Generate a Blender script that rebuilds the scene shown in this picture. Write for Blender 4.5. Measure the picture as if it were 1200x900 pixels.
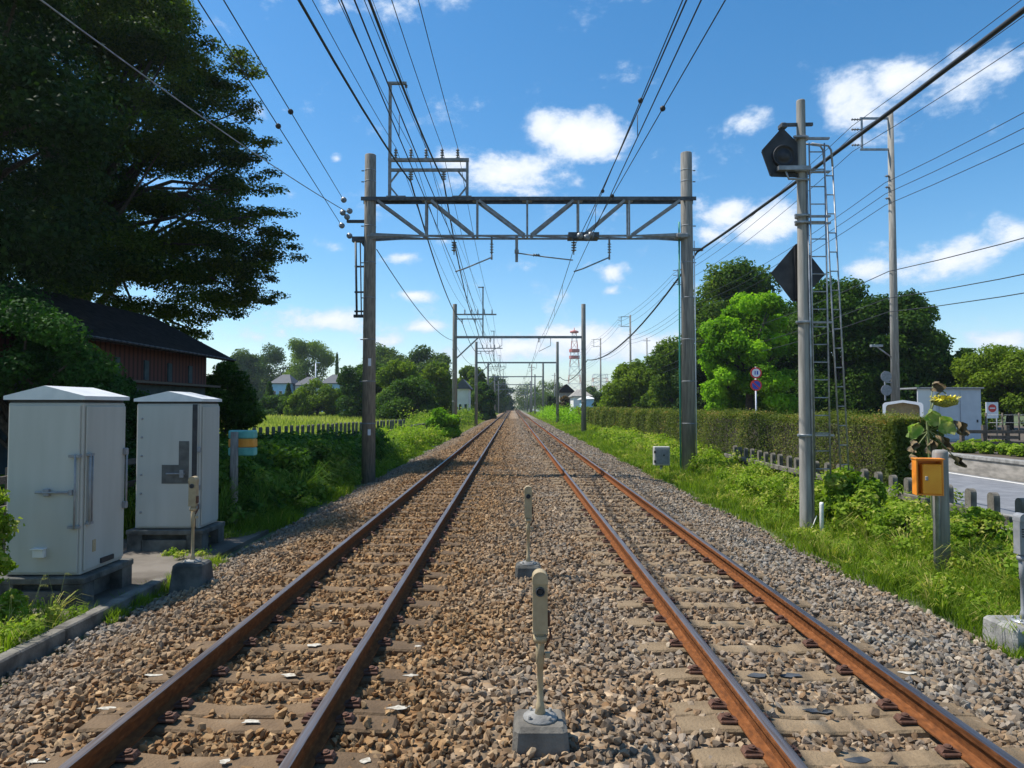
import bpy, math, random
import numpy as np
from mathutils import Vector, Matrix

# ------------------------------------------------------------------ camera, sky, sun
for o in list(bpy.data.objects): bpy.data.objects.remove(o, do_unlink=True)
SC = bpy.context.scene; COL = SC.collection
EYE = 1.85; PITCH = math.atan(26/800.0)
cam = bpy.data.cameras.new('camera'); cam.lens = 24; cam.sensor_width = 36
cam.clip_start = .05; cam.clip_end = 8000
co = bpy.data.objects.new('camera', cam); COL.objects.link(co)
co.location = (0, 0, EYE); co.rotation_euler = (math.pi/2 + PITCH, 0, 1/800.0)
SC.camera = co
R = math.radians
SUN_EL = R(58); SUN_AZ = R(14)          # sun stands to the left (-X), a little ahead of the camera
sd = Vector((-math.cos(SUN_EL)*math.cos(SUN_AZ), math.cos(SUN_EL)*math.sin(SUN_AZ), math.sin(SUN_EL)))
sl = bpy.data.lights.new('sun', 'SUN'); sl.energy = 5.0; sl.angle = R(.5); sl.color = (1, .955, .88)
so = bpy.data.objects.new('sun', sl); COL.objects.link(so)
so.rotation_euler = (-sd).to_track_quat('-Z', 'Y').to_euler(); so.location = (-60, 20, 90)
SC.view_settings.view_transform = 'Standard'; SC.view_settings.look = 'None'
SC.view_settings.gamma = 1; SC.view_settings.use_curve_mapping = False
SC.view_settings.exposure = 0.32
HAZE = 0.00023

def pdir(x, y):                                                   # azimuth / elevation of a direction
    u = (x-600)/800; v = (450-y)/800; c, s = math.cos(PITCH), math.sin(PITCH)
    d = Vector((u, c-v*s, s+v*c)); return math.atan2(d.x, d.y), math.atan2(d.z, math.hypot(d.x, d.y))

def make_world():
    w = bpy.data.worlds.new('World'); SC.world = w; w.use_nodes = True
    nt = w.node_tree; N = nt.nodes; L = nt.links; N.clear()
    def n(t, **k):
        q = N.new(t)
        for a, b in k.items(): setattr(q, a, b)
        return q
    def mth(op, a, b=None, c=None, clamp=False):
        q = n('ShaderNodeMath', operation=op, use_clamp=clamp)
        for i, v in enumerate((a, b, c)):
            if v is None: continue
            if isinstance(v, (int, float)): q.inputs[i].default_value = v
            else: L.new(v, q.inputs[i])
        return q.outputs[0]
    sky = n('ShaderNodeTexSky', sky_type='NISHITA', sun_disc=False)
    sky.sun_elevation = SUN_EL
    sky.sun_rotation = math.atan2(sd.x, sd.y)
    sky.air_density = 1.0; sky.dust_density = .35; sky.ozone_density = 2.2; sky.altitude = 0
    hs = n('ShaderNodeHueSaturation'); hs.inputs['Saturation'].default_value = 1.34; hs.inputs['Value'].default_value = 1.2; hs.inputs['Hue'].default_value = .495
    L.new(sky.outputs[0], hs.inputs['Color'])
    tc = n('ShaderNodeTexCoord'); sep = n('ShaderNodeSeparateXYZ'); L.new(tc.outputs['Generated'], sep.inputs[0])
    az = mth('ARCTAN2', sep.outputs[0], sep.outputs[1])
    el = mth('ARCSINE', sep.outputs[2])
    cmb = n('ShaderNodeCombineXYZ'); L.new(az, cmb.inputs[0]); L.new(el, cmb.inputs[1])
    nz = n('ShaderNodeTexNoise', noise_dimensions='3D'); nz.inputs['Scale'].default_value = 9; nz.inputs['Detail'].default_value = 9
    nz.inputs['Roughness'].default_value = .6; nz.inputs['Distortion'].default_value = .25
    sc = n('ShaderNodeVectorMath', operation='MULTIPLY'); sc.inputs[1].default_value = (1, 1, 1.6)
    L.new(tc.outputs['Generated'], sc.inputs[0]); L.new(sc.outputs[0], nz.inputs['Vector'])
    nz2 = n('ShaderNodeTexNoise'); nz2.inputs['Scale'].default_value = 38; nz2.inputs['Detail'].default_value = 6; nz2.inputs['Roughness'].default_value = .65
    L.new(sc.outputs[0], nz2.inputs['Vector'])
    blobs = [(664,158,70,36,1),(640,150,40,26,1),(590,198,85,30,.95),(540,190,45,22,.8),(690,165,40,30,.9),
             (1000,118,62,54,.68),(1045,92,56,42,.66),(885,138,34,24,.5),(1120,100,100,42,.42),(1010,165,70,30,.4),(1170,80,60,30,.45),
             (850,252,48,34,1),(890,262,52,30,1),(830,275,30,24,.8),
             (1120,308,95,28,.8),(1190,272,42,32,.85),(1010,318,50,16,.55),(1170,398,50,13,.55),
             (388,376,68,20,.85),(385,288,34,17,.5),(470,302,36,10,.6),(482,346,40,9,.6),(716,320,24,14,.65),(716,341,16,9,.5),
             (394,186,12,9,.7),(340,228,24,10,.5),(498,382,26,8,.6),(520,282,20,8,.45),(663,345,14,9,.5),
             (600,408,70,20,.75),(690,404,90,24,.8),(770,402,70,20,.75),(520,418,60,14,.45),(860,400,70,20,.5),(300,395,60,20,.5),(440,400,40,12,.5)]
    tot = None
    for (x, y, rx, ry, a) in blobs:
        A, E = pdir(x, y); A2, _ = pdir(x+rx, y); _, E2 = pdir(x, y-ry)
        vm = n('ShaderNodeVectorMath', operation='SUBTRACT'); L.new(cmb.outputs[0], vm.inputs[0]); vm.inputs[1].default_value = (A, E, 0)
        vs = n('ShaderNodeVectorMath', operation='MULTIPLY'); L.new(vm.outputs[0], vs.inputs[0]); vs.inputs[1].default_value = (1/(A2-A), 1/(E2-E), 0)
        vl = n('ShaderNodeVectorMath', operation='LENGTH'); L.new(vs.outputs[0], vl.inputs[0])
        m = mth('MULTIPLY', mth('SUBTRACT', 1.25, vl.outputs['Value']), a)
        tot = m if tot is None else mth('MAXIMUM', tot, m)
    # elsewhere in the sky: scattered fair-weather clouds
    ns = n('ShaderNodeTexNoise'); ns.inputs['Scale'].default_value = 2.6; ns.inputs['Detail'].default_value = 3; L.new(sc.outputs[0], ns.inputs['Vector'])
    away = mth('GREATER_THAN', mth('ABSOLUTE', az), .85)
    tot = mth('MAXIMUM', tot, mth('MULTIPLY', away, mth('MULTIPLY', mth('SUBTRACT', ns.outputs[0], .56), 6)))
    tot = mth('MAXIMUM', tot, -.5)
    d = mth('ADD', tot, mth('MULTIPLY', mth('SUBTRACT', nz.outputs[0], .5), 2.3))
    d = mth('ADD', d, mth('MULTIPLY', mth('SUBTRACT', nz2.outputs[0], .5), .7))
    mr = n('ShaderNodeMapRange', interpolation_type='SMOOTHSTEP'); L.new(d, mr.inputs[0]); mr.inputs[1].default_value = .16; mr.inputs[2].default_value = .74
    mr.inputs[4].default_value = .93
    cr = n('ShaderNodeValToRGB'); L.new(d, cr.inputs[0]); cr.color_ramp.elements[0].position = .35; cr.color_ramp.elements[1].position = 1.25 if False else 1.0
    cr.color_ramp.elements[0].color = (5.0, 6.0, 7.4, 1); cr.color_ramp.elements[1].color = (7.8, 7.9, 8.1, 1)
    mx = n('ShaderNodeMix', data_type='RGBA'); L.new(mr.outputs[0], mx.inputs['Factor']); L.new(hs.outputs[0], mx.inputs['A']); L.new(cr.outputs[0], mx.inputs['B'])
    bg = n('ShaderNodeBackground'); bg.inputs[1].default_value = .114; L.new(mx.outputs['Result'], bg.inputs[0])
    out = n('ShaderNodeOutputWorld'); L.new(bg.outputs[0], out.inputs[0])
make_world()

# ------------------------------------------------------------------ helpers
rng = np.random.default_rng(7); random.seed(7)
def at(x, y, D):                                                  # point of the photograph (1200x900) at distance D along the track
    u = (x-600)/800; v = (450-y)/800; c, s = math.cos(PITCH), math.sin(PITCH)
    t = D/(c-v*s); return Vector((u*t-D/800, D, EYE+(s+v*c)*t))
def gp(x, y, z):                                                  # same for a point on the level z
    h = EYE-z; yc = 800*h/(y-476); return Vector(((x-601)*yc/800, yc+.0325*h, z))

def tag(o, label=None, cat=None, group=None, kind=None):
    if label: o['label'] = label
    if cat: o['category'] = cat
    if group: o['group'] = group
    if kind: o['kind'] = kind
    return o
def empty(name, loc, label=None, cat=None, group=None, rz=0):
    o = bpy.data.objects.new(name, None); COL.objects.link(o); o.location = loc; o.rotation_euler.z = rz
    o.empty_display_size = .2
    return tag(o, label, cat, group)
def copy_tree(o, parent=None):
    c = o.copy(); COL.objects.link(c)
    if parent: c.parent = parent
    for ch in list(o.children): copy_tree(ch, c)
    return c

class MB:
    def __init__(s): s.v = []; s.f = []; s.m = []; s.sm = []
    def add(s, vs, fs, m=0, smooth=False):
        b = len(s.v); s.v += [tuple(v) for v in vs]; s.f += [tuple(b+i for i in f) for f in fs]
        s.m += [m]*len(fs); s.sm += [smooth]*len(fs); return s
    def box(s, c, d, m=0, rz=0, bev=0, taper=0, rx=0):
        x, y, z = d[0]/2, d[1]/2, d[2]/2; b = min(bev, x*.9, y*.9, z*.9)
        M = Matrix.Rotation(rz, 3, 'Z') @ Matrix.Rotation(rx, 3, 'X')
        if b > 0:
            def ring(X, Y, Z, q):
                return [(X-q,-Y,Z),(X,-Y+q,Z),(X,Y-q,Z),(X-q,Y,Z),(-X+q,Y,Z),(-X,Y-q,Z),(-X,-Y+q,Z),(-X+q,-Y,Z)]
            t = 1-taper
            vs = ring(x-b, y-b, -z, b*.5)+ring(x, y, -z+b, b)+ring(x*t, y*t, z-b, b)+ring(x*t-b, y*t-b, z, b*.5)
            fs = [tuple(range(7,-1,-1)), tuple(range(24,32))]
            for r in range(3):
                for i in range(8): j = (i+1) % 8; fs.append((r*8+i, r*8+j, r*8+8+j, r*8+8+i))
        else:
            t = 1-taper
            vs = [(-x,-y,-z),(x,-y,-z),(x,y,-z),(-x,y,-z),(-x*t,-y*t,z),(x*t,-y*t,z),(x*t,y*t,z),(-x*t,y*t,z)]
            fs = [(3,2,1,0),(4,5,6,7),(0,1,5,4),(1,2,6,5),(2,3,7,6),(3,0,4,7)]
        c = Vector(c); return s.add([M @ Vector(v)+c for v in vs], fs, m)
    def tube(s, pts, r, n=8, m=0, smooth=True, caps=True):
        pts = [Vector(p) for p in pts]; k = len(pts); rs = r if isinstance(r, (list, tuple)) else [r]*k
        vs = []; fs = []; prev = None
        for i, p in enumerate(pts):
            t = (pts[min(i+1, k-1)]-pts[max(i-1, 0)]).normalized()
            if prev is None:
                a = Vector((0, 0, 1)) if abs(t.z) < .9 else Vector((1, 0, 0)); u = t.cross(a).normalized()
            else: u = (prev-t*prev.dot(t)).normalized()
            prev = u; w = t.cross(u)
            for j in range(n):
                q = 2*math.pi*j/n; vs.append(p+(u*math.cos(q)+w*math.sin(q))*rs[i])
        for i in range(k-1):
            for j in range(n): fs.append((i*n+j, i*n+(j+1) % n, (i+1)*n+(j+1) % n, (i+1)*n+j))
        b = len(s.v); s.add(vs, fs, m, smooth)
        if caps:
            s.f += [tuple(b+j for j in range(n-1, -1, -1)), tuple(b+(k-1)*n+j for j in range(n))]; s.m += [m, m]; s.sm += [False, False]
        return s
    def bar(s, p, q, w, h=None, m=0):
        p, q = Vector(p), Vector(q); h = h or w; t = (q-p).normalized()
        a = Vector((0, 0, 1)) if abs(t.z) < .95 else Vector((0, 1, 0)); u = t.cross(a).normalized(); k = u.cross(t)
        vs = [P+u*(w/2*i)+k*(h/2*j) for P in (p, q) for i, j in ((-1,-1),(1,-1),(1,1),(-1,1))]
        return s.add(vs, [(3,2,1,0),(4,5,6,7),(0,1,5,4),(1,2,6,5),(2,3,7,6),(3,0,4,7)], m)
    def prism(s, poly, y0, y1, m=0, M=None):                      # poly in local XZ, extruded along Y
        k = len(poly); vs = [Vector((x, y0, z)) for x, z in poly]+[Vector((x, y1, z)) for x, z in poly]
        if M is not None: vs = [M @ v for v in vs]
        fs = [tuple(range(k)), tuple(range(2*k-1, k-1, -1))]+[(i, i+k, (i+1) % k+k, (i+1) % k) for i in range(k)]
        return s.add(vs, fs, m)
    def disc_lathe(s, c, prof, n=14, axis='Z', m=0):              # prof: (radius, height)
        c = Vector(c); vs = []; fs = []
        for r, h in prof:
            for j in range(n):
                q = 2*math.pi*j/n; a, b = r*math.cos(q), r*math.sin(q)
                vs.append(c+(Vector((a, b, h)) if axis == 'Z' else Vector((a, h, b)) if axis == 'Y' else Vector((h, a, b))))
        for i in range(len(prof)-1):
            for j in range(n): fs.append((i*n+j, i*n+(j+1) % n, (i+1)*n+(j+1) % n, (i+1)*n+j))
        fs += [tuple(range(n)), tuple(range((len(prof)-1)*n, len(prof)*n))]
        return s.add(vs, fs, m, len(prof) > 3)
    def build(s, name, mats, parent=None, loc=None):
        me = bpy.data.meshes.new(name); me.from_pydata([tuple(v) for v in s.v], [], s.f)
        mats = mats if isinstance(mats, (list, tuple)) else [mats]
        for q in mats: me.materials.append(q)
        me.polygons.foreach_set('material_index', s.m); me.polygons.foreach_set('use_smooth', s.sm)
        import bmesh
        bm = bmesh.new(); bm.from_mesh(me); bmesh.ops.recalc_face_normals(bm, faces=bm.faces); bm.to_mesh(me); bm.free()
        me.update(); o = bpy.data.objects.new(name, me); COL.objects.link(o)
        if parent: o.parent = parent
        if loc is not None: o.location = loc
        return o

def bulk(name, V, K, mat, face_attr=None, parent=None):           # V: (faces, K, 3) independent polygons
    F = V.shape[0]; me = bpy.data.meshes.new(name)
    me.vertices.add(F*K); me.vertices.foreach_set('co', V.astype(np.float32).ravel())
    me.loops.add(F*K); me.loops.foreach_set('vertex_index', np.arange(F*K, dtype=np.int32))
    me.polygons.add(F); me.polygons.foreach_set('loop_start', np.arange(0, F*K, K, dtype=np.int32))
    me.polygons.foreach_set('loop_total', np.full(F, K, dtype=np.int32))
    me.update(calc_edges=True)
    if face_attr is not None:
        a = me.attributes.new('tint', 'FLOAT', 'FACE'); a.data.foreach_set('value', face_attr.astype(np.float32))
    me.materials.append(mat); me.validate()
    o = bpy.data.objects.new(name, me); COL.objects.link(o)
    if parent: o.parent = parent
    return o

# ------------------------------------------------------------------ materials
def nodes(name):
    m = bpy.data.materials.new(name); m.use_nodes = True; nt = m.node_tree
    return m, nt, nt.nodes['Principled BSDF']
def pmat(name, c1, c2=None, scale=4, rough=.7, metal=0, bump=.0, bscale=30, detail=5, spec=.5, streak=None, lo=.35, hi=.65, c3=None):
    m, nt, b = nodes(name); L = nt.links
    b.inputs['Roughness'].default_value = rough; b.inputs['Metallic'].default_value = metal
    b.inputs['Specular IOR Level'].default_value = spec
    tc = nt.nodes.new('ShaderNodeTexCoord'); vec = tc.outputs['Object']
    if streak:
        mp = nt.nodes.new('ShaderNodeMapping'); mp.inputs['Scale'].default_value = streak; L.new(vec, mp.inputs[0]); vec2 = mp.outputs[0]
    else: vec2 = vec
    if c2:
        n = nt.nodes.new('ShaderNodeTexNoise'); n.inputs['Scale'].default_value = scale; n.inputs['Detail'].default_value = detail
        L.new(vec2, n.inputs['Vector']); r = nt.nodes.new('ShaderNodeValToRGB'); L.new(n.outputs[0], r.inputs[0])
        e = r.color_ramp.elements; e[0].position = lo; e[1].position = hi; e[0].color = (*c1, 1); e[1].color = (*c2, 1)
        if c3: q = e.new(min(hi+.12, .95)); q.color = (*c3, 1)
        L.new(r.outputs[0], b.inputs['Base Color'])
    else: b.inputs['Base Color'].default_value = (*c1, 1)
    if bump:
        n2 = nt.nodes.new('ShaderNodeTexNoise'); n2.inputs['Scale'].default_value = bscale; n2.inputs['Detail'].default_value = 6; L.new(vec2, n2.inputs['Vector'])
        bp = nt.nodes.new('ShaderNodeBump'); bp.inputs['Strength'].default_value = bump; bp.inputs['Distance'].default_value = .02
        L.new(n2.outputs[0], bp.inputs['Height']); L.new(bp.outputs[0], b.inputs['Normal'])
    return m
def leafmat(name, dark, light, trans=.35, rough=.65, third=None):
    m, nt, b = nodes(name); L = nt.links
    at_ = nt.nodes.new('ShaderNodeAttribute'); at_.attribute_name = 'tint'
    r = nt.nodes.new('ShaderNodeValToRGB'); L.new(at_.outputs['Fac'], r.inputs[0])
    e = r.color_ramp.elements; e[0].position = .1; e[1].position = .85; e[0].color = (*dark, 1); e[1].color = (*light, 1)
    if third: q = e.new(.97); q.color = (*third, 1)
    L.new(r.outputs[0], b.inputs['Base Color']); b.inputs['Roughness'].default_value = rough; b.inputs['Specular IOR Level'].default_value = .12
    t = nt.nodes.new('ShaderNodeBsdfTranslucent')
    g = nt.nodes.new('ShaderNodeMix'); g.data_type = 'RGBA'; g.blend_type = 'MULTIPLY'; g.inputs['Factor'].default_value = 1
    L.new(r.outputs[0], g.inputs['A']); g.inputs['B'].default_value = (1.3, 1.45, .5, 1); L.new(g.outputs['Result'], t.inputs[0])
    mx = nt.nodes.new('ShaderNodeMixShader'); mx.inputs[0].default_value = trans
    L.new(b.outputs[0], mx.inputs[1]); L.new(t.outputs[0], mx.inputs[2]); L.new(mx.outputs[0], nt.nodes['Material Output'].inputs[0])
    return m

M = {}
M['concrete'] = pmat('weathered_concrete', (.16,.155,.145), (.34,.33,.30), 6, .9, bump=.35, bscale=60)
M['pole'] = pmat('concrete_pole', (.17,.162,.148), (.30,.285,.255), 3, .85, bump=.15, bscale=80, streak=(6,6,.5))
M['pole_light'] = pmat('pale_concrete_pole', (.19,.18,.16), (.33,.315,.28), 3, .85, bump=.12, bscale=80, streak=(6,6,.5))
M['fenceconc'] = pmat('old_fence_concrete', (.09,.08,.065), (.21,.19,.155), 5, .9, bump=.4, bscale=40)
M['darkconc'] = pmat('stained_concrete', (.04,.04,.035), (.15,.145,.125), 4, .9, bump=.4, bscale=40)
M['pole_brown'] = pmat('soiled_pole', (.15,.138,.118), (.28,.255,.215), 5, .85, bump=.15, streak=(5,5,.6))
M['steel'] = pmat('galvanised_steel', (.22,.23,.24), (.38,.39,.40), 8, .5, .5, bump=.05)
M['gsteel'] = pmat('shaded_gantry_steel', (.17,.18,.185), (.28,.29,.295), 8, .7, .1, bump=.05)  # steel tone darkened to put the gantry's shade into the colour
M['darksteel'] = pmat('dull_dark_steel', (.05,.055,.06), (.11,.115,.12), 8, .6, .4)
M['black'] = pmat('black_rubber', (.012,.012,.014), (.03,.03,.033), 8, .6)
M['blackpaint'] = pmat('faded_black_paint', (.012,.013,.016), (.035,.036,.04), 5, .55)
M['wire'] = pmat('wire_copper_dark', (.03,.033,.036), None, rough=.6, metal=.3)
M['porcelain'] = pmat('porcelain', (.09,.085,.08), (.2,.19,.18), 10, .3)
M['glass_ins'] = pmat('grey_porcelain', (.13,.15,.165), (.24,.26,.28), 10, .35)
M['cabinet'] = pmat('cabinet_paint', (.39,.385,.34), (.45,.445,.40), 1.6, .6, bump=.03, streak=(3,3,.5), c3=(.37,.345,.28), lo=.3, hi=.7)
M['recess'] = pmat('recess_shade', (.06,.06,.055), (.11,.11,.10), 8, .7)  # dark tone stands for the shade inside the latch recess
M['roofpaint'] = pmat('cabinet_roof', (.58,.60,.60), (.68,.69,.68), 5, .5)
M['rust'] = pmat('rail_rust', (.105,.042,.018), (.195,.072,.025), 9, .95, bump=.3, bscale=110, streak=(4,1.6,4), c3=(.24,.10,.042), spec=.08, lo=.3, hi=.6)
M['railhead'] = pmat('worn_rail_head', (.20,.19,.20), (.15,.11,.09), 6, .45, .6, streak=(12,.4,3))
M['clip'] = pmat('rusty_fastening', (.06,.028,.018), (.14,.06,.032), 20, .8, bump=.3)
M['beige'] = pmat('beige_paint', (.33,.25,.14), (.43,.34,.20), 12, .65, c3=(.24,.13,.055), bump=.1)
M['greypaint'] = pmat('grey_paint', (.20,.205,.21), (.27,.275,.28), 12, .5)
M['white'] = pmat('white_paint', (.62,.60,.54), (.78,.77,.73), 9, .6)
M['chalk'] = pmat('chalky_paint', (.33,.29,.22), (.56,.52,.43), 40, .85)
M['orange'] = pmat('orange_paint', (.72,.21,.012), (.85,.29,.02), 6, .5)
M['yelloworange'] = pmat('yellow_orange_paint', (.82,.29,.012), (.88,.36,.02), 6, .5)
M['teal'] = pmat('teal_paint', (.09,.36,.32), (.14,.45,.40), 8, .5)
M['tealorange'] = pmat('faded_orange_band', (.70,.28,.03), (.78,.36,.06), 8, .5)
M['green'] = pmat('green_conduit', (.05,.30,.22), None, rough=.5)
M['wood'] = pmat('weathered_wood', (.07,.055,.04), (.16,.13,.10), 6, .9, bump=.4, streak=(1,8,8))
M['redboard'] = None
M['asphalt'] = pmat('asphalt', (.15,.155,.165), (.21,.215,.225), 3, .9, bump=.2, bscale=150)
M['wallstone'] = pmat('retaining_wall', (.2,.185,.16), (.34,.31,.27), 3, .9, bump=.3, streak=(1,1,3))
M['shed'] = pmat('shed_panel', (.46,.49,.53), (.52,.55,.59), 3, .5)
M['tile'] = pmat('grey_roof_tiles', (.045,.047,.055), (.09,.095,.105), 12, .7, bump=.3)
M['housewhite'] = pmat('white_render', (.66,.65,.6), (.74,.73,.69), 1, .8)
M['houseblue'] = pmat('pale_blue_render', (.25,.45,.62), (.32,.52,.7), 1, .8)
M['window'] = pmat('window_glass', (.03,.04,.05), None, rough=.1)
M['redwhite_r'] = pmat('hazed_tower_red', (.50,.14,.11), None, rough=.5)  # red made paler to put the distance haze into the paint
M['redwhite_w'] = pmat('tower_white', (.7,.7,.7), None, rough=.5)
M['signblue'] = pmat('sign_blue', (.02,.06,.42), None, rough=.4)
M['signred'] = pmat('sign_red', (.6,.03,.03), None, rough=.4)
M['signwhite'] = pmat('sign_white', (.75,.76,.78), None, rough=.4)
M['bark'] = pmat('bark', (.035,.028,.02), (.09,.075,.055), 8, .95, bump=.5, streak=(4,4,.8))
M['roofdark'] = pmat('dark_shingle', (.014,.012,.011), (.028,.025,.023), 6, 1.0, bump=.4, bscale=25, spec=.05)
M['tealwall'] = pmat('blue_grey_boards', (.035,.06,.07), (.06,.09,.10), 5, .85)
M['soil'] = pmat('garden_soil', (.06,.045,.03), (.13,.10,.07), 3, .95, bump=.6)
M['wetconc'] = pmat('worn_slab', (.06,.045,.03), (.17,.145,.115), 1.6, .7, bump=.2)

def boards():
    m, nt, b = nodes('red_board_cladding'); L = nt.links
    tc = nt.nodes.new('ShaderNodeTexCoord'); w = nt.nodes.new('ShaderNodeTexWave'); w.bands_direction = 'Y'; w.inputs['Scale'].default_value = 1.6
    w.inputs['Distortion'].default_value = .2
    L.new(tc.outputs['Object'], w.inputs['Vector']); r = nt.nodes.new('ShaderNodeValToRGB'); L.new(w.outputs[0], r.inputs[0])
    e = r.color_ramp.elements; e[0].position = .0; e[0].color = (.018,.008,.006,1); e[1].position = .18; e[1].color = (.075,.024,.019,1)
    q = e.new(.8); q.color = (.10,.036,.028,1); L.new(r.outputs[0], b.inputs['Base Color']); b.inputs['Roughness'].default_value = .9
    return m
M['redboard'] = boards()

def ballast_mat(name, stones):
    m, nt, b = nodes(name); L = nt.links; N = nt.nodes
    geo = N.new('ShaderNodeNewGeometry'); sp = N.new('ShaderNodeSeparateXYZ'); L.new(geo.outputs['Position'], sp.inputs[0])
    # grey crushed stone, rust-dusted between and around the running rails
    dust = N.new('ShaderNodeValToRGB'); mr = N.new('ShaderNodeMapRange'); L.new(sp.outputs[0], mr.inputs[0])
    mr.inputs[1].default_value = -4.6; mr.inputs[2].default_value = 4.6
    L.new(mr.outputs[0], dust.inputs[0]); e = dust.color_ramp.elements
    def f(x): return (x+4.6)/9.2
    e[0].position = f(-4.4); e[0].color = (.25,)*3+(1,); e[1].position = f(4.3); e[1].color = (.3,)*3+(1,)
    for x, v in ((-3.4,.7),(-2.4,1.1),(-1.1,1.15),(-.2,.8),(.7,.5),(1.4,.55),(2.6,.45),(3.2,.2)):
        q = e.new(f(x)); q.color = (v, v, v, 1)
    nz = N.new('ShaderNodeTexNoise'); nz.inputs['Scale'].default_value = 1.1; nz.inputs['Detail'].default_value = 4; L.new(geo.outputs['Position'], nz.inputs['Vector'])
    a1 = N.new('ShaderNodeMath'); a1.operation = 'MULTIPLY_ADD'; L.new(nz.outputs[0], a1.inputs[0]); a1.inputs[1].default_value = 1.1; a1.inputs[2].default_value = -.55
    a2 = N.new('ShaderNodeMath'); a2.operation = 'ADD'; a2.use_clamp = True; L.new(dust.outputs[0], a2.inputs[0]); L.new(a1.outputs[0], a2.inputs[1])
    cr = N.new('ShaderNodeValToRGB'); e = cr.color_ramp.elements
    if stones:
        t = N.new('ShaderNodeAttribute'); t.attribute_name = 'tint'; L.new(t.outputs['Fac'], cr.inputs[0])
    else:
        v = N.new('ShaderNodeTexVoronoi'); v.inputs['Scale'].default_value = 13; L.new(geo.outputs['Position'], v.inputs['Vector'])
        s2 = N.new('ShaderNodeSeparateColor'); L.new(v.outputs['Color'], s2.inputs[0]); L.new(s2.outputs[0], cr.inputs[0])
        bp = N.new('ShaderNodeBump'); bp.inputs['Strength'].default_value = 1; bp.inputs['Distance'].default_value = .05; bp.invert = True
        L.new(v.outputs['Distance'], bp.inputs['Height']); L.new(bp.outputs[0], b.inputs['Normal'])
    e[0].position = 0; e[0].color = (.10,.095,.085,1); e[1].position = 1; e[1].color = (.47,.44,.37,1)
    for p, c in ((.2,(.16,.14,.115)),(.33,(.225,.165,.105)),(.46,(.21,.205,.185)),(.6,(.28,.225,.155)),(.74,(.25,.24,.222)),(.86,(.33,.285,.215))): q = e.new(p); q.color = (*c, 1)
    tint = N.new('ShaderNodeMix'); tint.data_type = 'RGBA'; tint.blend_type = 'MULTIPLY'
    L.new(cr.outputs[0], tint.inputs['A']); tint.inputs['B'].default_value = (1.08, .75, .44, 1); L.new(a2.outputs[0], tint.inputs['Factor'])
    L.new(tint.outputs['Result'], b.inputs['Base Color']); b.inputs['Roughness'].default_value = .85; b.inputs['Specular IOR Level'].default_value = .25
    if stones:
        n2 = N.new('ShaderNodeTexNoise'); n2.inputs['Scale'].default_value = 60; n2.inputs['Detail'].default_value = 4; L.new(geo.outputs['Position'], n2.inputs['Vector'])
        bp = N.new('ShaderNodeBump'); bp.inputs['Strength'].default_value = .35; bp.inputs['Distance'].default_value = .01
        L.new(n2.outputs[0], bp.inputs['Height']); L.new(bp.outputs[0], b.inputs['Normal'])
    return m
M['ballast'] = ballast_mat('ballast_far', False); M['stones'] = ballast_mat('ballast_stone', True)
M['sleeper'] = pmat('sleeper_concrete', (.14,.095,.05), (.26,.185,.105), 3, .9, bump=.6, bscale=45, c3=(.27,.22,.15))
M['ground'] = pmat('rough_grass_ground', (.045,.06,.02), (.12,.15,.05), .5, .95, bump=.6, bscale=8)
M['field'] = pmat('mown_field', (.22,.25,.075), (.33,.35,.12), .25, .95, bump=.5, bscale=6)

M['sleeper_rusty'] = pmat('rust_stained_sleeper', (.085,.052,.025), (.19,.12,.06), 3, .9, bump=.6, bscale=45, c3=(.22,.155,.09))
LM = {}
LM['bigtree'] = leafmat('zelkova_leaves', (.020,.050,.008), (.12,.16,.016), .45)
LM['darktree'] = leafmat('dark_evergreen_shade_leaves', (.012,.030,.008), (.04,.075,.014), .25)  # near-black green; deep shade of the upper left tree is in the colour
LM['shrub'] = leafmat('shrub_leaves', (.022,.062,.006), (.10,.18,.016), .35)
LM['shadeshrub'] = leafmat('shaded_shrub_leaves', (.010,.040,.008), (.045,.12,.02), .3)  # darker copy of the shrub green, with its shade put into the colour
LM['bright'] = leafmat('bright_leaves', (.08,.19,.006), (.26,.46,.02), .45)
LM['mid'] = leafmat('mid_leaves', (.04,.09,.008), (.17,.24,.016), .4)
LM['far'] = leafmat('distant_leaves', (.035,.08,.010), (.14,.20,.022), .35)
LM['hedge'] = leafmat('hedge_leaves', (.045,.07,.012), (.17,.20,.04), .35, third=(.33,.21,.08))
LM['grass'] = leafmat('grass_blades', (.07,.14,.010), (.23,.31,.032), .45, third=(.46,.40,.13))
LM['bankleaf'] = leafmat('bank_leaves', (.03,.085,.012), (.13,.24,.03), .4, third=(.22,.30,.06))
LM['weed'] = leafmat('weed_leaves', (.07,.15,.012), (.26,.36,.035), .42, third=(.40,.40,.10))
LM['drygrass'] = leafmat('pale_grass', (.19,.24,.04), (.42,.43,.12), .4, third=(.5,.46,.2))
LM['foxtail'] = leafmat('seed_heads', (.24,.24,.1), (.42,.4,.2), .4)
LM['redbush'] = leafmat('reddish_leaves', (.05,.045,.02), (.15,.09,.035), .3)

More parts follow.
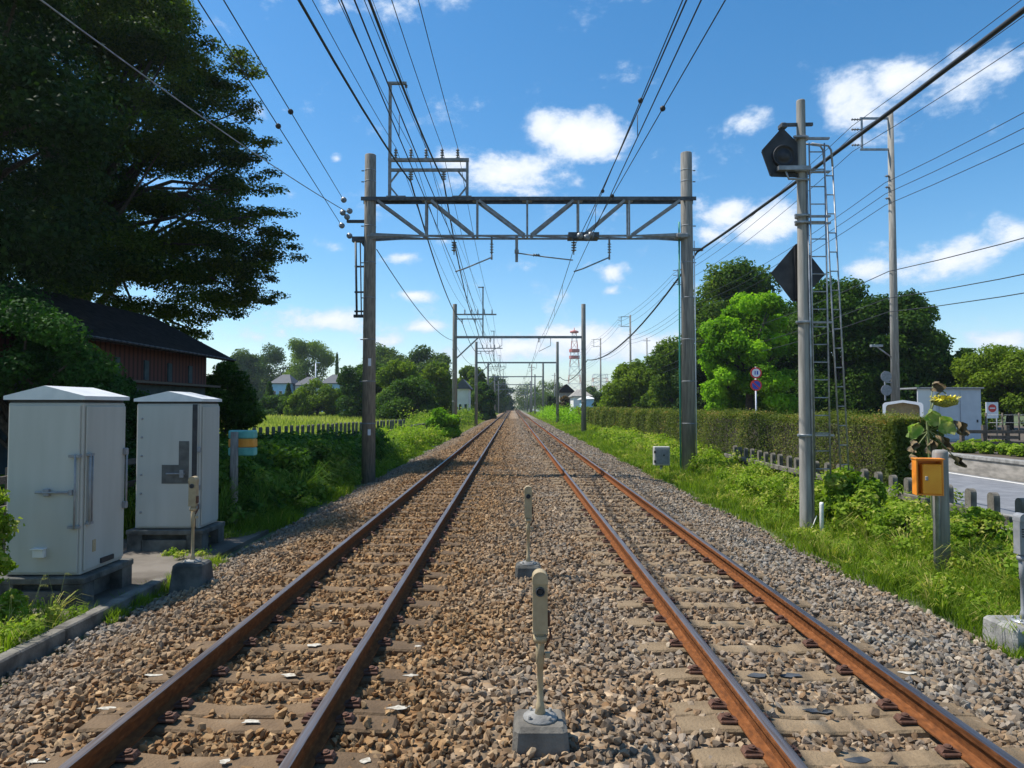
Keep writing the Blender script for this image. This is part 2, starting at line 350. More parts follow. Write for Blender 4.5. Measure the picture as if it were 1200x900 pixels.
# ------------------------------------------------------------------ ground and setting
TC = (-1.74, 2.05)                                                # centre lines of the two tracks
BAL_L, BAL_R = -4.25, 4.32
def gz(x, y):
    if x < 0:
        z = -.52
        if y > 28 and x < -7: z += min((y-28)*.0125, .9)*min(1, (-7-x)/3)
        return z
    if x > 13.9: return .3
    return -.38
def ground():
    xs = [-2500,-1200,-600,-300,-160,-100,-70,-50,-40,-30,-22,-17,-13,-11,-10,-9,-8,-7,-6,-5,-4.2,0,4.2,5,6,7,8,8.7,8.75,9,13.6,13.75,13.95,14.2,16,20,30,45,70,120,300,600,1200,2500]
    ys = [-60,-20,-8,0,4,8,12,16,20,24,28,32,36,40,46,52,60,70,80,90,100,115,130,160,200,300,450,700,1200,2600]
    mb = MB(); vs = [(x, y, gz(x, y)-(0.0)) for y in ys for x in xs]; w = len(xs)
    fs = [(j*w+i, j*w+i+1, (j+1)*w+i+1, (j+1)*w+i) for j in range(len(ys)-1) for i in range(w-1)]
    mb.add(vs, fs, 0, False); return tag(mb.build('ground', M['ground']), kind='structure')
ground()
def sheet(name, x0, x1, y0, y1, z, mat, kind='structure'):
    mb = MB(); n = max(2, int((y1-y0)/15))
    for i in range(n):
        a = y0+(y1-y0)*i/n; b = y0+(y1-y0)*(i+1)/n
        mb.add([(x0,a,z),(x1,a,z),(x1,b,z),(x0,b,z)], [(0,1,2,3)])
    return tag(mb.build(name, mat), kind=kind)
# ballast bed with sloping shoulders
def bed_z(x):
    if x < -3.15: return -.20-(-3.15-x)/(3.15+BAL_L)*-.30 if False else -.20-.30*min(1, (-3.15-x)/(-3.15-BAL_L))
    if x > 3.45: return -.20-.17*min(1, (x-3.45)/(BAL_R-3.45))
    return -.20
def bed():
    xs = [BAL_L-.35, BAL_L, -3.7, -3.15, -1.7, 0, 2, 3.45, 3.9, BAL_R, BAL_R+.3]; zs = [bed_z(x)-.01 for x in xs]; zs[0] = -.65; zs[-1] = -.5
    ys = [-15, 0, 10, 20, 40, 80, 160, 400, 2400]; w = len(xs); mb = MB()
    mb.add([(x, y, z) for y in ys for x, z in zip(xs, zs)], [(j*w+i, j*w+i+1, (j+1)*w+i+1, (j+1)*w+i) for j in range(len(ys)-1) for i in range(w-1)])
    tag(mb.build('ballast_bed', M['ballast']), kind='structure')
bed()
# field beyond the left fence
def field():
    mb = MB(); xs = [-62,-40,-25,-16,-11.5,-8.8]; ys = [26,34,42,50,60,75,90,105,118]; w = len(xs)
    mb.add([(x if i < w-1 else -9.6+(y-30)*.11 if y < 60 else -6.5, y, gz(min(x, -10.2), y)+.03) for y in ys for i, x in enumerate(xs)],
           [(j*w+i, j*w+i+1, (j+1)*w+i+1, (j+1)*w+i) for j in range(len(ys)-1) for i in range(w-1)])
    tag(mb.build('field', M['field']), kind='structure')
field()
# road on the right with a painted edge line
sheet('road', 8.8, 13.7, -40, 500, -.2, M['asphalt'])
mb = MB(); mb.box((8.72, 200, -.19), (.14, 480, .26)); tag(mb.build('road_kerb', M['concrete']), kind='structure')
tag(sheet('road_edge_line', 13.35, 13.5, -40, 500, -.196, M['white']), kind='structure')
mb = MB(); mb.box((-5.9, 8.6, -.51), (2.7, 8.4, .12)); tag(mb.build('paved_strip', M['wetconc']), kind='structure')
mb = MB()
for i in range(5): mb.box((-4.52+.012*(i % 2), -1.2+i*2.02+.99, -.455), (.15, 1.995, .2), bev=.015)
tag(mb.build('kerb', M['fenceconc']), kind='structure')

# ------------------------------------------------------------------ railway tracks
def rail_profile():
    h = [(.0635,-.153),(.0635,-.143),(.02,-.127),(.0085,-.118),(.0085,-.058),(.012,-.048),(.031,-.040),(.0325,-.034),(.0325,-.010),(.029,-.003),(.018,0)]
    return h+[(-x, z) for x, z in reversed(h)]
JOINT = 4.52
def sleeper_ys(off):
    near = [2.1, 2.72, 3.34, 3.96+off, 4.42, 4.64, 5.2+off, 5.82, 6.46, 7.06, 7.68, 8.28]
    while near[-1] < 69: near.append(near[-1]+.61)
    return near
SL = []
def track(cx, label, off):
    root = empty('railway_track', (cx, 0, 0), label, 'railway track', 'parallel railway tracks')
    pr = rail_profile(); k = len(pr)
    for s in (-1, 1):
        mb = MB(); ys = [-12, 2, 4.5, 8, 16, 40, 120, 400, 2300]; x = s*.566
        vs = [(x+a, y, z) for y in ys for a, z in pr]; mb.add(vs, [])
        for j in range(len(ys)-1):
            for i in range(k):
                i2 = (i+1) % k; mid = (pr[i][1]+pr[i2][1])/2
                mb.f.append((j*k+i, (j+1)*k+i, (j+1)*k+i2, j*k+i2)); mb.m.append(1 if mid > -.0025 else 0); mb.sm.append(False)
        mb.build('rail', [M['rust'], M['railhead']], root)
    ys = sleeper_ys(off)
    def sl_mesh(wd):
        mb = MB(); xs = [-1.0,-.98,-.72,-.45,-.2,.2,.45,.72,.98,1.0]; zt = [-.19,-.172,-.160,-.168,-.185,-.185,-.168,-.160,-.172,-.19]; ws = [.9,1,1,.95,.86,.86,.95,1,1,.9]
        n = len(xs); vs = []
        for x, z, w in zip(xs, zt, ws):
            a = wd/2*w; vs += [(x, -a, -.34), (x, -a, z-.014), (x, -a+.014, z), (x, a-.014, z), (x, a, z-.014), (x, a, -.34)]
        fs = [(0,1,2,3,4,5), tuple(n*6-6+i for i in (5,4,3,2,1,0))]
        for i in range(n-1):
            for j in range(5): fs.append((i*6+j, (i+1)*6+j, (i+1)*6+j+1, i*6+j+1))
        mb.add(vs, fs); return mb
    proto = None; fp = None
    for i, y in enumerate(ys[:100]):
        SL.append((cx, y, .11))
        if proto is None:
            proto = sl_mesh(.215).build('sleeper', M['sleeper_rusty' if cx < 0 else 'sleeper'], root); o = proto
        else:
            o = proto.copy(); COL.objects.link(o); o.parent = root
        o.location = (random.uniform(-.012,.012), y, random.uniform(-.004,.006)); o.rotation_euler.z = random.uniform(-.01,.01)
        if i < 20:
            for s in (-1, 1):
                for q in (-1, 1):
                    if fp is None:
                        fb = MB(); fb.box((0,0,-.149), (.11,.09,.022), bev=.006)
                        fb.tube([(0,0,-.14),(0,0,-.105)], .013, 6); fb.tube([(0,0,-.122),(0,0,-.11)], .024, 6)
                        fb.prism([(-.055,-.139),(.06,-.139),(.02,-.126),(-.04,-.118)], -.03, .03)
                        fp = fb.build('rail_fastening', M['clip'], o); f = fp
                    else:
                        f = fp.copy(); COL.objects.link(f); f.parent = o
                    f.location = (s*.566+q*.108, 0, 0); f.rotation_euler.z = 0 if q < 0 else math.pi
    # farther than anyone can count
    y = ys[99]+.61; far = MB()
    while y < 330:
        far.box((0, y, -.25), (2.0, .21, .17)); y += .61
    tag(far.build('sleeper', M['sleeper'], root), kind='stuff')
    return root
trk = [track(TC[0], 'left railway track with dark brown rails, white paint dabs on its concrete sleepers', .0),
       track(TC[1], 'right railway track with bright orange rust on its rails, beside the hedge verge', .04)]

# fish plates at the joints of the nearest rails
# painted dabs on sleepers (each a child of the left/right track)
def blob(cx, cy, rx, ry, z, mat, root, name='paint_mark', seed=0, n=11):
    rr = random.Random(seed); mb = MB(); top = []; 
    for i in range(n):
        q = 2*math.pi*i/n; k = rr.uniform(.5, 1.15); top.append((cx-root.location.x+rx*k*math.cos(q), cy+ry*k*math.sin(q)))
    vs = [(x, y, z+.003) for x, y in top]+[(x, y, z) for x, y in top]
    mb.add(vs, [tuple(range(n))]+[(i, (i+1) % n, (i+1) % n+n, i+n) for i in range(n)])
    mb.build(name, mat, root)
marks = [(125,829,.085,.03),(54,884,.09,.035),(180,790,.09,.025),(296,842,.10,.03),(430,889,.05,.04),(330,802,.09,.03),(362,762,.085,.045),
         (386,733,.09,.03),(466,832,.11,.04),(482,792,.09,.03),(488,752,.09,.03),(262,893,.05,.03)]
for i, (x, y, a, b) in enumerate(marks):
    p = gp(x, y, -.165); ys = [s[1] for s in SL if s[0] == TC[0]]; yn = min(ys, key=lambda q: abs(q-p.y))
    blob(p.x, yn+random.uniform(-.02,.02), a*.75, b*1.0, -.168, M['chalk'], trk[0], seed=i)
p = gp(1046, 776, -.17); yn = min([s[1] for s in SL if s[0] == TC[1]], key=lambda q: abs(q-p.y)); blob(p.x, yn, .09, .03, -.168, M['chalk'], trk[1], seed=40)
for i, (x, y) in enumerate(((885,786),(1000,883),(955,829),(828,867),(925,788))):
    p = gp(x, y, -.17); yn = min([s[1] for s in SL if s[0] == TC[1]], key=lambda q: abs(q-p.y)); blob(p.x, yn-.02, .09, .045, -.178, M['darksteel'], trk[1], 'dark_patch', seed=60+i)  # irregular dark patches on the right track's sleepers

# ------------------------------------------------------------------ ballast stones
def stone_templates(n=14):
    import bmesh
    T = []
    for k in range(n):
        r = np.random.default_rng(100+k); p = r.normal(size=(13, 3)); p /= np.linalg.norm(p, axis=1)[:, None]; p *= r.uniform(.84, 1.06, (13, 1))
        p *= np.array([1, r.uniform(.65,.95), r.uniform(.5,.8)])
        bm = bmesh.new()
        for q in p: bm.verts.new(q)
        res = bmesh.ops.convex_hull(bm, input=bm.verts)
        bmesh.ops.triangulate(bm, faces=bm.faces); bm.verts.index_update()
        T.append(np.array([[tuple(v.co) for v in f.verts] for f in bm.faces])); bm.free()
    return T
def stones():
    T = stone_templates(); V = []; A = []
    def scatter(y0, y1, dens, s0, s1, zj, wide=1.0):
        x0, x1 = BAL_L-.15, BAL_R+.12; n = int((x1-x0)*(y1-y0)*dens)
        x = rng.uniform(x0, x1, n); y = rng.uniform(y0, y1, n)
        keep = np.abs(x) < .80*y+.9; x = x[keep]; y = y[keep]
        z = np.array([bed_z(a) for a in x])+rng.uniform(-.03, zj, len(x))+.012; s = rng.uniform(s0, s1, len(x))*rng.uniform(.85,1.1,len(x))
        ok = np.ones(len(x), bool)
        for c in TC:
            for q in (-.566, .566):
                e = np.abs(x-c-q) < .062+s*.55; ok &= ~e
            # space kept on the sleepers, with stones lapping over their edges
            ys = np.array(sleeper_ys(.0 if c < 0 else .04)); dy = np.abs(y[:, None]-ys[None, :]).min(axis=1)
            far_ = np.clip((y-4)/11, 0, 1); on = (np.abs(x-c) < .98+rng.uniform(-.2,.03,len(x))) & (dy < .092-.022*far_+rng.uniform(-.035,.02,len(x)))
            ctr = (np.abs(x-c) < 1.0) & (dy < .1)
            stray = rng.random(len(x)) < (.04+.42*far_); ok &= ~(on & ~stray)
            z = np.where(on & stray, -.158+s*.35, z)
            inside = np.abs(x-c) < .52; z = np.where(inside, z-.004, z)
        x, y, z, s = x[ok], y[ok], z[ok], s[ok]; k = rng.integers(0, len(T), len(x))
        q = rng.normal(size=(len(x), 4)); q /= np.linalg.norm(q, axis=1)[:, None]; w, a, b, c = q.T
        Rm = np.stack([1-2*(b*b+c*c), 2*(a*b-c*w), 2*(a*c+b*w), 2*(a*b+c*w), 1-2*(a*a+c*c), 2*(b*c-a*w), 2*(a*c-b*w), 2*(b*c+a*w), 1-2*(a*a+b*b)], 1).reshape(-1, 3, 3)
        tint = np.clip(rng.beta(1.9, 2.1, len(x)), 0, 1)
        for t in range(len(T)):
            I = np.where(k == t)[0]
            if not len(I): continue
            P = np.einsum('nij,fkj->nfki', Rm[I], T[t])*s[I][:, None, None, None]+np.stack([x[I], y[I], z[I]], 1)[:, None, None, :]
            V.append(P.reshape(-1, 3, 3)); A.append(np.repeat(tint[I], T[t].shape[0]))
    scatter(2.6, 7.5, 560, .019, .046, .014)
    scatter(7.5, 14, 440, .022, .047, .014)
    scatter(14, 26, 240, .030, .050, .012)
    scatter(26, 48, 120, .045, .07, .006)
    scatter(48, 110, 42, .07, .11, -.01)
    o = bulk('ballast_stones', np.concatenate(V), 3, M['stones'], np.concatenate(A))
    tag(o, 'loose grey and rust-brown crushed ballast stones around both railway tracks', 'ballast', kind='stuff')
    print('stone tris', sum(len(v) for v in V))
stones()

# ------------------------------------------------------------------ foliage generators
def leaves(name, P, Nn, size, tint, mat, parent=None, ratio=.55, loc=None):
    n = len(P); r = rng.normal(size=(n, 3)); T_ = np.cross(Nn, r); T_ /= np.linalg.norm(T_, axis=1)[:, None]+1e-9; B = np.cross(Nn, T_)
    if loc is not None: P = P-np.array(loc)
    L_ = size[:, None]; W = L_*ratio*.5; fold = Nn*W*.35
    V = np.stack([P-T_*L_*.5, P+B*W+fold, P+T_*L_*.5, P-B*W+fold], 1)
    return bulk(name, V, 4, mat, np.clip(tint, 0, 1), parent)
def clump_pts(clumps, shell=.4, up=.35):
    P = []; Nn = []; Tn = []
    for (cx, cy, cz, rx, ry, rz, n, tb) in clumps:
        d = rng.normal(size=(n, 3)); d /= np.linalg.norm(d, axis=1)[:, None]; r = rng.random(n)**shell
        r *= 1+.16*np.sin(d[:, 0]*7+cx)*np.cos(d[:, 2]*6+cz)+rng.normal(0, .05, n)
        P.append(np.array([cx, cy, cz])+d*r[:, None]*np.array([rx, ry, rz]))
        q = d*.7+rng.normal(size=(n, 3))*.55+np.array([0, 0, up]); q /= np.linalg.norm(q, axis=1)[:, None]; Nn.append(q)
        Tn.append(np.full(n, tb)+rng.normal(0, .13, n))
    return np.concatenate(P), np.concatenate(Nn), np.concatenate(Tn)
def tree(name, label, cat, base, clumps, leaf, mat, trunk_r=.2, group=None, shell=.4, up=.35, ratio=.6, limbs=12, trunk_top=None, bark='bark'):
    root = empty(name, base, label, cat, group); b = Vector(base)
    P, Nn, Tn = clump_pts(clumps, shell, up); sz = leaf*rng.uniform(.65, 1.3, len(P))
    leaves('crown', P, Nn, sz, Tn, LM[mat], root, ratio, loc=base)
    c = Vector((0, 0, 0)); W = 0
    for q in clumps: c += Vector(q[:3])*q[6]; W += q[6]
    c /= W; tt = trunk_top or (c.z-b.z)
    mb = MB(); top = Vector(((c.x-b.x)*.5, (c.y-b.y)*.5, tt)); mid = Vector((top.x*.25+.08, top.y*.3, tt*.45))
    mb.tube([(0,0,-.3), (0,0,.1), mid, top], [trunk_r*1.5, trunk_r*1.1, trunk_r*.85, trunk_r*.45], 9)
    idx = list(range(len(clumps))); random.shuffle(idx)
    for i in idx[:limbs]:
        e = Vector(clumps[i][:3])-b; s0 = mid.lerp(top, random.uniform(.0, .95)); m_ = s0.lerp(e, .5)+Vector((random.uniform(-.3,.3), random.uniform(-.3,.3), .12*(e-s0).length))
        lr = min(trunk_r, .3); mb.tube([s0, m_, e], [lr*.42, lr*.24, lr*.06], 5)
    mb.build('trunk', M[bark], root); return root
def dome_clumps(c, r, k, n, cr=(.28,.42), flat=.8, seed=0, shell=.62, low=-.55, tb=(.25,.75)):
    rr = random.Random(seed); out = []
    for i in range(k):
        while True:
            d = Vector((rr.gauss(0,1), rr.gauss(0,1), rr.gauss(0,1))).normalized()
            if d.z > low: break
        q = rr.uniform(shell, .9); s = rr.uniform(*cr); m = (r[0]+r[1]+r[2])/3
        out.append((c[0]+d.x*r[0]*q, c[1]+d.y*r[1]*q, c[2]+d.z*r[2]*q, s*m, s*m, s*m*flat, n, rr.uniform(*tb)))
    out.append((c[0], c[1], c[2], r[0]*.62, r[1]*.62, r[2]*.62, int(n*2.2), .35))
    return out

# ------------------------------------------------------------------ the big trees on the left
def big_tree():
    D = 26.0; rr = random.Random(5); cl = []
    edge = [(-60,205),(0,232),(60,285),(110,282),(150,300),(175,318),(215,318),(245,330),(290,350),(315,320),(350,318),(372,262),(400,232)]
    def ex(y):
        for (a, xa), (b, xb) in zip(edge, edge[1:]):
            if a <= y <= b: return xa+(xb-xa)*(y-a)/(b-a)
        return 230
    for i in range(430):
        y = rr.uniform(-60, 395); xe = ex(y); f = rr.random()**.75; x = xe-6-(xe+40)*(1-f)
        if y > 325 and x < 150: continue
        if x > 110 and y > 190 and rr.random() < .24: continue
        dpt = D+rr.uniform(-4.5, 5)*min(1, .25+(xe-x)/160)
        k = at(x, y, D); k = Vector((k.x, dpt, k.z))
        w = rr.uniform(.8, 1.7)*(1 if xe-x > 50 else .55)
        if xe-x < 40: x -= 12
        k = at(x, y, D); cl.append((k.x-w*.4, dpt, k.z, w, w*1.0, rr.uniform(.26,.55), int(640*w*w+110), rr.uniform(.15,.8) if y < 130 else rr.uniform(.1,.55)))  # upper clumps tinted lighter for the sunlit top of the crown
    # long feathery sprays that leave the crown sideways
    for y, x in ((292,352),(270,342),(245,330),(318,325),(345,322),(215,322),(190,318),(160,312),(155,300),(120,300),(95,285),(60,288),(70,300),(352,300),(330,300),(372,240),(392,232),(398,215)):
        for j in range(4):
            q = at(x-j*9, y+rr.uniform(-4,4), D); cl.append((q.x-rr.uniform(0,.3), D+rr.uniform(-1,1), q.z+rr.uniform(-.2,.2), rr.uniform(.35,.7), .5, rr.uniform(.1,.24), 170, rr.uniform(.2,.7)))
    return tree('broadleaf_tree', 'huge dark broadleaf tree overhanging the red hut, its long branches reaching across the sky', 'tree',
                (-17.5, 27, gz(-17,27)), cl, .125, 'bigtree', .5, shell=.5, up=.8, ratio=.6, limbs=70, trunk_top=11)
big_tree()
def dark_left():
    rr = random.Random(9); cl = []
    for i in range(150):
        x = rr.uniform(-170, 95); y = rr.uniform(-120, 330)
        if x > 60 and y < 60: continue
        q = at(x, y, 17.5+rr.uniform(-4, 5)); w = rr.uniform(.7, 1.3)  # crown spread wider in depth so that it shades the hut
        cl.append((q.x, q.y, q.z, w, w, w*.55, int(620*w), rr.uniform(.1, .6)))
    return tree('evergreen_tree', 'evergreen tree, leaves darkened for deep shade, filling the upper left corner above the shrub', 'tree', (-14.6, 17, -.5), cl, .13, 'darktree', .35, limbs=30, trunk_top=8)
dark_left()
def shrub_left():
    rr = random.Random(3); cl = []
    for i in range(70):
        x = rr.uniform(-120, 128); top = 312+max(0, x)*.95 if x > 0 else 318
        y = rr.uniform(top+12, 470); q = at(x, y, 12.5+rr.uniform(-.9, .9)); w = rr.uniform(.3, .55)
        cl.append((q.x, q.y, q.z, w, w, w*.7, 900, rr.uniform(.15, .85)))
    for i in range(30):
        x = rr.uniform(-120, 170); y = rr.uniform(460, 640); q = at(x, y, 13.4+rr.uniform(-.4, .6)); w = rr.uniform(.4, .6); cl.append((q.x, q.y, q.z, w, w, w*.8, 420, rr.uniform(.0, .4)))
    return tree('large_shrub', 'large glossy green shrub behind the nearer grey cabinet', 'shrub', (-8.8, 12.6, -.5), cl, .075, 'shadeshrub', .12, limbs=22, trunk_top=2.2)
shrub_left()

# bushes under and beside the hut
def bush(label, px, ytop, ybase, half, D, mat, leaf, n=260, k=16, seed=1, group=None, name='bush', cat='bush', zb=None, tb=(.25,.75), flat=.85, trunk_r=.07, rd=None, low=-.55):
    a = at(px, ytop, D); zb = gz(a.x, D) if zb is None else zb; r = half*D/800; h = (a.z-zb)
    c = (a.x, D, zb+h*.54); cl = dome_clumps(c, (r*.86, rd or r*.86, h*.46), k, n, seed=seed, tb=tb, flat=flat, low=low)
    rr = random.Random(seed+900)
    for i in range(k//2): q = rr.uniform(0, 6.283); m_ = r*.32; cl.append((a.x+r*.72*math.cos(q), D+r*.72*math.sin(q), zb+h*rr.uniform(.02,.3), m_, m_, m_*.8, n, rr.uniform(*tb)))
    return tree(name, label, cat, (a.x, D, zb), cl, leaf, mat, trunk_r, group, limbs=8 if trunk_r > .05 else 0, trunk_top=h*.5)
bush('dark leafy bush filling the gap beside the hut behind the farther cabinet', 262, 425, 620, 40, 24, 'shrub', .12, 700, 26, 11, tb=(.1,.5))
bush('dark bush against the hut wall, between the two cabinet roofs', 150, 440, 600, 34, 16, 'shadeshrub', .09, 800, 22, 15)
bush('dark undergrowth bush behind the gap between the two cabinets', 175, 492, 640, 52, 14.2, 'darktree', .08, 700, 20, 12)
bush('small green sapling bush at the left picture edge in front of the nearer cabinet', -8, 560, 690, 34, 7.3, 'weed', .07, 150, 14, 13, tb=(.4,.95), trunk_r=.02)

# ------------------------------------------------------------------ hut
def hut():
    y0, y1 = 10.5, 22.0; xe, xr = -9.0, -11.6; ze, zr = 3.36, 4.72; x2 = 2*xr-xe
    root = empty('hut', (-9.5, (y0+y1)/2, -.5), 'old red wooden hut with a dark shingle roof under the big tree', 'hut'); L0 = root.location
    def bd(mb, nm, mt): 
        mb.v = [tuple(Vector(v)-L0) for v in mb.v]; return mb.build(nm, mt, root)
    mb = MB(); t = .09
    mb.prism([(xe, ze), (xr, zr), (x2, ze), (x2, ze-t), (xr, zr-t*1.2), (xe, ze-t)], y0, y1); r = bd(mb, 'roof', M['roofdark'])
    mb = MB()
    for i in range(46): mb.box((xe+.03, y0+.14+i*.25, ze-.03), (.1,.2,.05), bev=.02)
    e = bd(mb, 'eave_tiles', M['tile'])
    mb = MB(); mb.box((-9.55, (y0+y1)/2-.3, 2.9), (.12, y1-y0-1.2, .98)); mb.box((-11.6, y1-.95, 2.93), (4.0, .12, .95)); bd(mb, 'upper_wall', M['redboard'])
    mb = MB(); mb.box((-9.56, (y0+y1)/2-.3, .98), (.10, y1-y0-1.25, 2.95)); mb.box((-11.6, y1-.96, .98), (3.9,.1,2.95)); bd(mb, 'lower_wall', M['tealwall'])
    mb = MB(); mb.box((-9.38, (y0+y1)/2-.2, 2.46), (.42, y1-y0-.8, .06)); bd(mb, 'ledge', M['wood'])
    for y in (16.3, 17.6, 18.8, 20.0):
        mb = MB(); mb.box((-9.475, y, 2.78), (.05, .2, .5)); bd(mb, 'batten', M['tealwall'])
    mb = MB(); mb.box((-9.46, 15.5, 2.75), (.05,.5,.42)); bd(mb, 'window', M['window'])
hut()

# low timber rails behind the cabinets
def rails_fence():
    root = empty('timber_rail_fence', (-6.9, 11, -.5), 'low weathered timber rail fence seen between the two grey cabinets', 'fence')
    for z in (.55, .95, 1.35):
        mb = MB(); mb.bar((0, -4, z), (0, 3, z), .05, .1); mb.build('rail', M['wood'], root)
    for y in (-3.5, -1.5, .5, 2.5):
        mb = MB(); mb.box((-.06, y, .75), (.1, .1, 1.5)); mb.build('post', M['wood'], root)
rails_fence()

# ------------------------------------------------------------------ trackside cabinets
def cabinet(loc, w, d, label, nearer):
    root = empty('equipment_cabinet', loc, label, 'cabinet', 'grey equipment cabinets beside the left track')
    # local origin: front right corner at ground level (-.55), body from z .44 to 2.44
    zb, zt = .44, 2.44
    mb = MB(); mb.box((-w/2, d/2, (zb+zt)/2), (w, d, zt-zb), bev=.012); body = mb.build('body', M['cabinet'], root)
    mb = MB(); mb.box((-w/2, d/2, zt+.01), (w-.03, d-.03, .05)); mb.build('gasket', M['black'], root)
    mb = MB(); o = .035; zl = zt+.035; x0, x1 = -w-o, o; rz_ = zl+.165
    mb.prism([(x0, zl), (x1, zl), (x1, zl+.045), (-w/2, rz_), (x0, zl+.045)], -o, d+o); mb.build('roof', M['roofpaint'], root)
    mb = MB(); px = .10
    mb.box((-w/2, d/2, zb-.05), (w+2*px, d+2*px-.02, .08), bev=.012)
    for sx in (-w-px+.14, px-.14):
        for sy in (-px+.13, d+px-.13): mb.box((sx, sy, zb-.27), (.24, .22, .36))
    mb.box((-w/2, d/2+.02, zb-.27), (w-.15, d-.12, .35)); mb.box((-w/2, -px+.05, zb-.31), (w-.3,.06,.28))
    mb.build('plinth', M['darkconc'], root)
    mb = MB(); mb.box((-w/2-.0, -.012, (zb+zt)/2), (w-.05, .018, zt-zb-.06), bev=.006); dr = mb.build('door', M['cabinet'], root)
    mb = MB(); mb.box((.012, d/2+.01, (zb+zt)/2), (.018, d-.06, zt-zb-.08), bev=.006); dr2 = mb.build('side_door', M['cabinet'], root)
    if nearer:
        mb = MB(); mb.tube([(-.50,-.06,1.40),(-.12,-.06,1.40)], .014, 8); mb.box((-.38,-.045,1.40), (.07,.05,.09), bev=.01); mb.box((-.1,-.04,1.40), (.04,.04,.06)); mb.build('handle', M['greypaint'], dr)
        mb = MB(); mb.tube([(-.045,-.06,.98),(-.045,-.06,1.84)], .012, 8)
        for z in (1.0, 1.82): mb.box((-.06,-.04,z), (.13,.05,.03))
        mb.build('hinge_rod', M['greypaint'], dr)
        mb = MB(); mb.tube([(.055,.06,1.02),(.055,.06,1.84)], .014, 8); mb.tube([(.055,.11,1.02),(.055,.11,1.84)], .01, 8)
        for z in (1.03, 1.83): mb.box((.04,.085,z), (.05,.09,.03))
        mb.build('hinge_rod', M['greypaint'], dr2)
        mb = MB(); mb.tube([(.06,d-.05,1.1),(.06,d-.05,1.86)], .013, 8)
        for z in (1.14, 1.82): mb.box((.045,d-.05,z), (.06,.05,.09), bev=.01)
        mb.build('handle', M['greypaint'], dr2)
        mb = MB(); mb.box((-.45,-.045,.70), (.13,.06,.10), bev=.01); mb.box((-.45,-.06,.755), (.15,.08,.012)); mb.build('vent_box', M['roofpaint'], dr)
        mb = MB(); mb.box((.03, d*.55, zb+.09), (.02,.26,.06)); mb.build('vent', M['black'], dr2)
        mb = MB(); mb.box((.025, d*.25, .74), (.006,.06,.14)); mb.build('number_plate', M['beige'], dr2)
        mb = MB(); mb.box((-w-.02,.1,1.98), (.05,.05,.18), bev=.01); mb.build('hinge', M['greypaint'], root)
    else:
        # latch; flat dark plate and strip stand for shade in recess and gap
        mb = MB(); mb.prism([(-.60,1.16),(-.17,1.16),(-.17,1.84),(-.33,1.84),(-.33,1.46),(-.60,1.46)], -.028, -.022); mb.build('latch_recess_shade', M['recess'], dr)
        mb = MB(); mb.tube([(-.52,-.05,1.32),(-.22,-.05,1.32)], .013, 8); mb.box((-.27,-.045,1.32), (.06,.04,.12)); mb.build('handle', M['greypaint'], dr)
        mb = MB(); mb.box((-.08,-.026,1.44), (.075,.012,1.98)); mb.build('gap_shade_strip', M['black'], root)
        for z in (1.7, 1.1, .8):
            mb = MB(); mb.box((.0,-.04,z), (.05,.05,.09), bev=.01); mb.build('hinge', M['greypaint'], root)
        for z in (.7,1.0,1.3,1.6,1.9,2.2):
            mb = MB(); mb.disc_lathe((-w+.1,-.022,z), [(.018,0),(.018,-.01),(.008,-.016)], 8, 'Y'); mb.build('bolt', M['greypaint'], dr)
    return root
c1 = at(93.5, 672, 7.98); cabinet((c1.x, 7.98, -.55), .88, .86, 'tall grey equipment cabinet nearest the camera, with a long horizontal door handle', True)
c2 = at(236, 619, 11.0); cabinet((c2.x-.04, 11.0, -.55), 1.03, .68, 'grey equipment cabinet with a dark L-shaped latch recess, standing behind the nearer cabinet', False)

